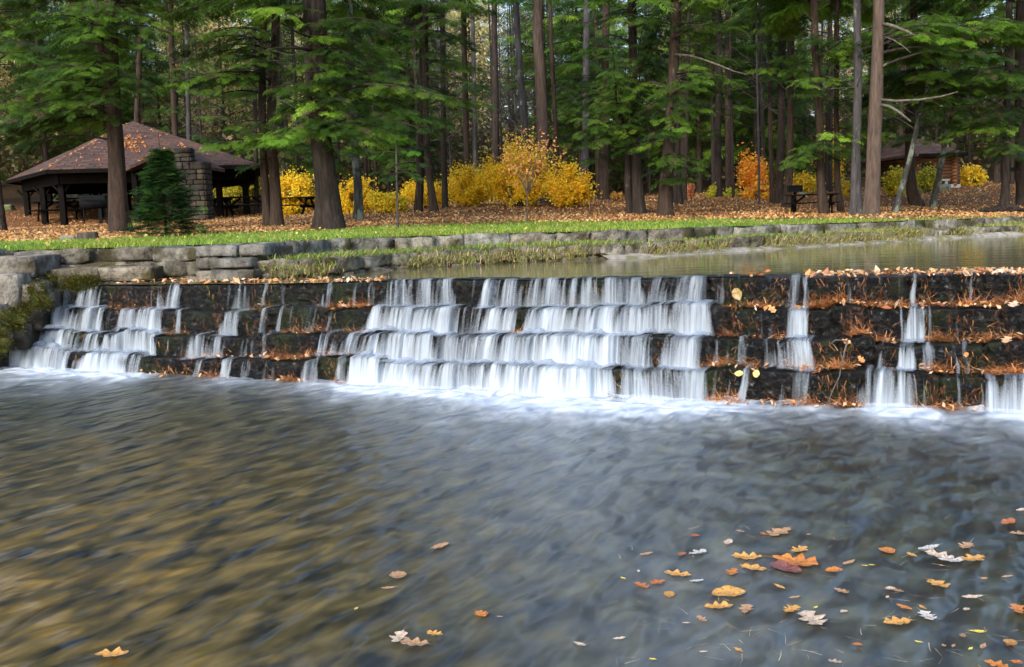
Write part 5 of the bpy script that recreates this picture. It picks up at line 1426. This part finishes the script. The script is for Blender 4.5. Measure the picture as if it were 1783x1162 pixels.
bush('yellow_shrublet','tiny yellow-green shrub between dark trunk and orange bush', (1255,1285,322,345), 43, 700, [(.6,.6,.05),(.4,.42,.05)], leaf=.08, stems=8)
bush('orange_bush','tall fiery orange bush left of the picnic grill', (1274,1340,244,338), 43, 1900, OB, leaf=.10, stems=18)
bush('orange_bush','low faded orange growth below the fiery orange bush', (1290,1345,315,350), 40, 1400, OB+YB[:1]+[(.4,.16,.06)], leaf=.08)
bush('orange_bush','dull orange leaves high between trunks right of the orange bush', (1325,1375,190,300), 55, 2200, OB+YB, leaf=.14)
bush('yellow_bush','golden brush behind the picnic grill', (1370,1425,290,342), 46, 2400, YB+[(.4,.25,.06)], leaf=.10)
bush('yellow_bush','dark golden leaves high between trunks above the picnic table', (1420,1470,200,260), 58, 1500, YB, leaf=.15)
bush('yellow_bush','small yellow bush between the slim brown and the grey trunk', (1462,1490,305,345), 42, 1300, [(.7,.6,.05),(.6,.4,.05)], leaf=.09)
bush('yellow_bush','yellow-green bush left of the cabin beside the pale-brown trunk', (1535,1585,285,345), 42, 3200, GB+YB[:1], leaf=.09)
bush('yellow_bush','thin olive bush in front of the cabin wall', (1590,1640,285,335), 44, 1500, GB, leaf=.09)
bush('yellow_bush','yellow-orange bush at the right corner of the cabin', (1660,1712,282,330), 49, 3200, YB+GB[:1]+OB[:1], leaf=.11)
bush('orange_bush','few rusty leaves low between trunks right of centre', (1190,1215,290,318), 41, 260, [(.7,.25,.08),(.8,.45,.25)], leaf=.10, stems=6)
bush('rust_shrub','rust-brown twigs at the foot of the shadowed wide trunk', (1060,1085,330,345), 42, 260, [(.4,.15,.06),(.7,.5,.05)], leaf=.09, stems=6)
# pinkish sapling in front of the big bush
dS = 24.0; base = G3(918, dS, 382); root = empty('autumn_sapling', base); tag(root, 'slender sapling with salmon-orange leaves before the biggest yellow bush', 'tree')
mb = MB(); tp = at(918, 332, dS)-base
mb.tube([(0,0,-.1), (.01,0,tp.z*.5), tuple(tp)], [.022,.018,.016], 7)
r2 = random.Random(4); tips = []
for i in range(16):
    a = r2.uniform(0, 6.28); e = tp+Vector((math.cos(a)*r2.uniform(.2,.65), math.sin(a)*r2.uniform(.2,.6), r2.uniform(.35, 1.25))); mb.tube([tp+Vector((0,0,-.1)), tp.lerp(e, .5)+Vector((0,0,.05)), e], [.012,.007,.002], 5, cap=False); tips.append(e)
mb.build('trunk', M['bark_pale'], root)
P = np.array([tuple(tips[i]) for i in nr.integers(0, 16, 520)])+nr.normal(size=(520,3))*np.array([.16,.16,.2])
V, F, C_ = leafquads(P, nr.uniform(.04, .075, 520), nr.normal(size=(520,3))+np.array([0,-.5,.3]), palette(520, [(.8,.36,.16),(.85,.5,.12),(.7,.25,.12)]), .6); mk('foliage', V, F, M['autumn'], root, col=C_)

# ------------------------------------------------------------------ picnic shelter
dN = 42.0
FLc = at(81, 294, 42); FRc = at(449, 295, 43.5); zE = FLc.z
def eave(px, d): p = at(px, 300, d); p.z = zE; return p
cs_ = [eave(81,42), eave(10,50), eave(95,57), eave(330,57), eave(470,50), eave(449,43)]
apex = at(230, 211, 49.5)
zg = float(gz(-15, 45))
sroot = empty('picnic_shelter', (-15.5, 48, zg)); tag(sroot, 'open picnic shelter with brown shingled hip roof and stone chimney', 'shelter'); S0 = Vector(sroot.location)
def roof_poly(name, polys, thick, mat, parent):
    V=[];F=[];UVs=[]
    for P in polys:
        P = [Vector(p) for p in P]; nrm = (P[1]-P[0]).cross(P[2]-P[0]).normalized()
        if nrm.z < 0: P.reverse(); nrm = -nrm
        hx = Vector((0,0,1)).cross(nrm); hx = hx.normalized() if hx.length > .01 else Vector((1,0,0)); hy = nrm.cross(hx)
        b = len(V)
        for p in P: V.append(tuple(p)); UVs.append((p.dot(hx), p.dot(hy)))
        for p in P: q = p-Vector((0,0,1))*thick; V.append(tuple(q)); UVs.append((p.dot(hx), p.dot(hy)))
        k = len(P); F.append(tuple(range(b, b+k))); F.append(tuple(range(b+2*k-1, b+k-1, -1)))
        for i in range(k): j = (i+1)%k; F.append((b+i, b+k+i, b+k+j, b+j))
    return mk(name, V, F, mat, parent, uv=np.array(UVs))
ap = apex-S0; cl = [c-S0 for c in cs_]
roof = roof_poly('roof', [[cl[i], cl[(i+1)%6], ap] for i in range(6)], .10, M['shingle'], sroot)
mb = MB()
inn = [c.lerp(Vector((ap.x, ap.y, c.z)), .13) for c in cl]
for i in range(6):
    a, b = inn[i]-Vector((0,0,.32)), inn[(i+1)%6]-Vector((0,0,.32)); mb.beam(a, b, .2, .55)
    mb.beam(cl[i]-Vector((0,0,.12)), cl[(i+1)%6]-Vector((0,0,.12)), .05, .16)
    mb.beam(inn[i]-Vector((0,0,.1)), ap-Vector((0,0,.25)), .15, .2)
mb.build('beams', M['wood_dark'], sroot)
mb2 = MB()
rfx = MB()
def post(px, d, ztop, wd=.24, brace=True):
    p = at(px, 385, d); z0 = float(gz(p.x, p.y))
    b = Vector((p.x, p.y, z0-.2))-S0; t_ = Vector((p.x, p.y, ztop))-S0
    m = MB(); m.beam(b, t_, wd, wd); o_ = bevel(m.build('post', M['wood_dark'], sroot), .015)
    if brace:
        for s in (-1, 1):
            m = MB(); m.beam(t_-Vector((0,0,.5)), t_+Vector((s*.42,0,-.04)), .08, .08); m.build('brace', M['wood_dark'], sroot)
zB = zE-.5
for px, d in [(50,49.5),(79,46),(112,43.5),(170,54),(226,54),(245,44.5),(385,44.5),(431,45),(352,54),(90,55),(300,54.5)]: post(px, d, zB)
# gable over the hearth
ga = at(296, 257, 40.6)-S0; gl_ = at(217, 293, 40.6)-S0; gr_ = at(366, 291, 40.6)-S0
bk = Vector((0, 6.0, 0))
gb = ga+Vector((0,5.2,0))
roof_poly('gable_roof', [[gl_, ga, gb, gl_+bk*.35], [ga, gr_, gr_+bk*.35, gb]], .12, M['shingle'], sroot)
mb = MB(); dn = Vector((0,.6,-.16)); mb.add([tuple(gl_+dn), tuple(gr_+dn), tuple(ga+dn)]+[tuple(v+dn+Vector((0,.08,0))) for v in (gl_, gr_, ga)], [(0,1,2),(5,4,3),(0,3,4,1),(1,4,5,2),(2,5,3,0)]); mb.build('gable_panel', M['wood_dark'], sroot)
for px in (240, 362): 
    p = at(px, 385, 41.3); z0 = float(gz(p.x, p.y)); m = MB(); m.beam(Vector((p.x, p.y, z0-.2))-S0, Vector((p.x, p.y, (gl_+S0).z-.12))-S0, .2, .2); m.build('post', M['wood_dark'], sroot)
# leaves lying on the roof
PS = []
for (A, B_, n_, f0, f1, u0, u1) in [(cl[0], cl[5], 300, .30, .62, .28, .52), (cl[0], cl[1], 110, .02, .9, .0, .12), (cl[0], cl[5], 70, .05, .8, .5, .95), (cl[0], cl[5], 50, .02, .5, .0, .3)]:
    for _ in range(n_):
        u = rnd.uniform(u0, u1); f = rnd.uniform(f0, f1)+.05*math.sin(u*40); q = A.lerp(B_, u).lerp(ap, max(0, min(.95, f))); PS.append((q.x+S0.x, q.y+S0.y, q.z+S0.z+rnd.uniform(.01, .05)))
for _ in range(420):
    u = rnd.random(); f = rnd.random(); q = gl_.lerp(ga, .25+.6*u)+Vector((0, rnd.uniform(.1, 2.2), .04)); PS.append((q.x+S0.x, q.y+S0.y, q.z+S0.z+.05))
PS = np.array(PS); V, F, C_ = leafquads(PS, nr.uniform(.07, .17, len(PS)), nr.normal(size=PS.shape)*.4+np.array([0,-.5,1]), palette(len(PS), [(.45,.17,.06),(.6,.28,.09),(.3,.11,.05)]), .6)
o = mk('roof_leaves', V, F, M['litter'], col=C_); tag(o, 'orange leaves gathered on the shelter roof', 'fallen leaves', kind='stuff')
# chimney
def stone_block(parent, x0, x1, y0, y1, d, dep, seed, name):
    a = at(x0, y1, d); b = at(x1, y0, d); z0 = min(a.z, float(gz(a.x, d))-.1) if y1 > 370 else a.z; mb = MB(); r = random.Random(seed)
    W = b.x-a.x; Hh = b.z-z0; mb.box(((a.x+b.x)/2-S0.x, d+dep/2-S0.y+.02, (z0+b.z)/2-S0.z), (W-.06, dep-.06, Hh-.04), col=(.35,.33,.3))
    z = z0
    while z < b.z-.05:
        h = min(r.uniform(.14, .26), b.z-z); 
        if b.z-z-h < .09: h = b.z-z
        for face in (0, 1, 2):
            L = W if face == 0 else dep; s = 0
            while s < L-.02:
                l = min(r.uniform(.2, .55), L-s); 
                if L-s-l < .15: l = L-s
                v = r.uniform(.55, 1.5); col = (v*r.uniform(.95,1.1), v, v*r.uniform(.75, 1.0))
                if face == 0: c = (a.x+s+l/2-S0.x, d+.04-S0.y, z+h/2-S0.z); hf = (l/2-.008, .09, h/2-.008)
                else: c = ((a.x if face == 1 else b.x)+(.04 if face == 1 else -.04)-S0.x, d+s+l/2-S0.y, z+h/2-S0.z); hf = (.09, l/2-.008, h/2-.008)
                add_stone(mb, c, hf, 0, r.random()*40, .028, col, .03); s += l
        z += h
    mb.build(name, M['chimney'], parent, smooth=True)
stone_block(sroot, 289, 353, 281, 388, 39.8, 1.0, 3, 'chimney_base')
stone_block(sroot, 305, 329, 257, 282, 40.0, .6, 4, 'chimney_stack')

# ------------------------------------------------------------------ picnic tables
def picnic_table(loc, rz, label, sc=1.0, mat='wood_dark'):
    root = empty('picnic_table', loc, rz); tag(root, label, 'picnic table', 'dark wooden picnic tables')
    m = MB()
    for i in range(5): m.box((0, -.32+i*.16, .74), (1.9, .145, .045))
    bevel(m.build('tabletop', M[mat], root), .006)
    for s in (-1, 1):
        m = MB()
        for q in (-.07, .07): m.box((0, s*.68+q, .44), (1.9, .13, .045))
        bevel(m.build('bench', M[mat], root), .006)
    for s in (-1, 1):
        x = s*.68; m = MB()
        m.beam((x, -.62, 0), (x, -.18, .71), .05, .11); m.beam((x, .62, 0), (x, .18, .71), .05, .11)
        m.beam((x+.05, -.76, .39), (x+.05, .76, .39), .05, .1); m.beam((x+.05, -.35, .69), (x+.05, .35, .69), .05, .08); m.beam((x, 0, .40), (x*.35, 0, .70), .05, .08)
        m.build('leg_frame', M[mat], root)
    root.scale = (sc, sc, sc); return root
def tbl(px, d, rz, label, sc=1.0): p = G3(px, d); p.z -= .02; return picnic_table(p, rz, label, sc)
tbl(1413, 30.0, R(-12), 'picnic table on the leaf litter between the right-hand trunks', .78)
tbl(432, 42.5, R(5), 'picnic table by the right end post of the shelter, against yellow leaves', 1.1)
tbl(512, 37.5, R(-18), 'picnic table half hidden by the twin slim trunks', .92)
tbl(372, 46, R(80), 'picnic table seen end-on just right of the chimney', 1.1)
tbl(105, 47, R(35), 'picnic table under the far left corner of the shelter', 1.2)
tbl(145, 49, R(25), 'picnic table inside the shelter beyond the barrel grill', 1.2)
tbl(275, 48, R(10), 'picnic table deep in the shelter behind the young spruce', 1.2)
# far small table/box seen between the slim trunks
tbl(768, 42, R(15), 'far picnic table in front of yellow leaves behind the slim trunks', .9)
# barrel grill
d = 40.0; p = G3(166, d); g = empty('barrel_grill', p, R(8)); g.scale = (.84,.84,.92); tag(g, 'black barrel smoker grill on legs left of the forked trunk', 'grill')
mb = MB(); z0 = (at(166, 349, d)-p).z
mb.tube([(-.62,0,z0),(-.60,0,z0),(.60,0,z0),(.62,0,z0)], [.18,.25,.25,.18], 20); mb.build('barrel', M['black_iron'], g, smooth=True)
mb = MB(); mb.box((0,-.05,z0+.15), (1.15,.42,.28)); bevel(mb.build('lid', M['black_iron'], g), .06, 3)
for x in (-.5, .22, .5):
    mb = MB(); mb.beam((x,0,0), (x,0,z0-.1), .05 if x != .22 else .14, .05); mb.build('leg', M['black_iron'], g)
mb = MB(); mb.tube([(-.35,-.3,z0+.1),(-.35,-.36,z0+.1),(.35,-.36,z0+.1),(.35,-.3,z0+.1)], .015, 6); mb.build('handle', M['black_iron'], g)
# pedestal grill near right table
d = 30.6; p = G3(1384, d); g = empty('pedestal_grill', p, R(-10)); tag(g, 'black pedestal grill box at the left end of the right-hand picnic table', 'grill')
mb = MB(); mb.tube([(0,0,-.1),(0,0,.62)], .045, 10); mb.build('post', M['black_iron'], g, smooth=True)
mb = MB(); mb.box((0,0,.62),(.42,.36,.02)); mb.box((-.2,0,.72),(.02,.36,.2)); mb.box((.2,0,.72),(.02,.36,.2)); mb.box((0,.17,.72),(.42,.02,.2)); mb.build('firebox', M['black_iron'], g)
mb = MB(); 
for i in range(9): mb.beam((-.19+i*.0475,-.17,.80), (-.19+i*.0475,.16,.80), .012, .012)
mb.beam((-.19,-.17,.80),(.19,-.17,.80),.015,.015); mb.build('grate', M['black_iron'], g)
# stump, rock
d = 17.5; p = G3(153, d, 418); p.z = float(gsurf(np.array([p.x]), np.array([d]))[0]); g = empty('tree_stump', p); tag(g, 'low cut tree stump with pale top at the lawn edge', 'stump')
sw = 15*d/1783; sh = 15*d/1783
trunk_mesh(g, [(0,0,-.2),(0,0,0),(0,0,sh)], [sw*1.15,sw*1.05,sw*.95], M['stump'], flare=.25, name='bark', seed=3, seg=22)
mb = MB(); mb.tube([(0,0,sh-.012),(0,0,sh+.006)], sw*.9, 22); mb.build('cut_top', M['cutwood'], g)
d = 17.8; p = G3(118, d, 418); p.z = float(gsurf(np.array([p.x]), np.array([d]))[0]); mb = MB(); add_stone(mb, (0,0,.02), (.12,.09,.075), .3, 6, .03, (1,1,1), .06); o = mb.build('rock', M['rock'], smooth=True); o.location = p; tag(o, 'small mossy rock left of the stump', 'rock')
for i, (px, py, d, s, lab) in enumerate([(12,385,52,.35,'pale boulder on the slope at the far left, left of the shelter'),(150,345,58,.8,'mossy boulder on the slope seen through the shelter posts'),(95,350,57,.6,'mossy boulder left of the other one behind the shelter'),(1398,342,44,.2,'small grey rock behind the picnic grill'),(1642,326,45.5,.33,'grey block at the foot of the cabin wall')]):
    p = G3(px, d); mb = MB(); add_stone(mb, (0,0,s*.3), (s, s*.7, s*.5), i, 10+i, s*.2, (1,1,1), s*.35); o = mb.build('boulder', M['rock'], smooth=True); o.location = p; tag(o, lab, 'rock')

# ------------------------------------------------------------------ log cabin
d = 48.0; cr_ = at(1659, 333, d); zb0 = float(gz(cr_.x, d)); croot = empty('log_cabin', (cr_.x, d, zb0)); tag(croot, 'log cabin with shingled roof half hidden by leaning trunks', 'cabin'); C0 = Vector(croot.location)
zt = at(1659, 268, d).z-zb0; xl = at(1598, 300, d).x-cr_.x
nl = 10; lr = zt/nl/2
mb = MB()
for i in range(nl):
    z = lr*(2*i+1); c = rnd.uniform(.75, 1.15)
    mb.tube([(xl-.3,0,z),(.3,0,z)], lr*1.04, 10, col=(c, c*.95, c*.9))
mb.build('front_wall', M['log'], croot, smooth=True)
mb = MB()
for i in range(nl):
    z = lr*(2*i+2)-lr*.1; c = rnd.uniform(.75, 1.15)
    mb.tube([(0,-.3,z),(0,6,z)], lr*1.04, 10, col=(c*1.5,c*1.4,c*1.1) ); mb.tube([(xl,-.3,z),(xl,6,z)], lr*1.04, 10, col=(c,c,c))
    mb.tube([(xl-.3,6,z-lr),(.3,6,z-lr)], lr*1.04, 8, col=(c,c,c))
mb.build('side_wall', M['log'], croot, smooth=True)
mb = MB()
for x in (0, xl): mb.box((x, 0, -.05), (.5,.5,.4)); mb.build('footing', M['concrete'], croot); mb = MB()
rf = [Vector((xl-.5,-.7,zt+.02)), Vector((.28,-.7,zt+.02)), Vector((.28,6.7,zt+.02)), Vector((xl-.5,6.7,zt+.02))]; rg = [Vector((xl+.5,3,zt+1.15)), Vector((-1.1,3,zt+1.15))]
roof_poly('roof', [[rf[0],rf[1],rg[1],rg[0]],[rf[1],rf[2],rg[1]],[rf[2],rf[3],rg[0],rg[1]],[rf[3],rf[0],rg[0]]], .12, M['shingle'], croot)
mb = MB(); mb.box(((xl+.1)/2, -.7, zt-.06), (abs(xl)+.6, .04, .16)); mb.build('fascia', M['wood_dark'], croot)
for px in (1612,):
    x = at(px, 300, d).x-cr_.x; mb = MB(); mb.box((x,-.16,zt*.55),(.5,.08,.5)); mb.build('window', M['black_iron'], croot)
p = G3(1625, 46.5); g = empty('bench', p); tag(g, 'pale slab bench in front of the cabin wall', 'bench')
mb = MB(); mb.box((0,0,.42),(1.3,.4,.07)); bevel(mb.build('seat', M['concrete'], g), .01)
for x in (-.5,.5): mb = MB(); mb.box((x,0,.19),(.12,.34,.4)); mb.build('leg', M['concrete'], g)
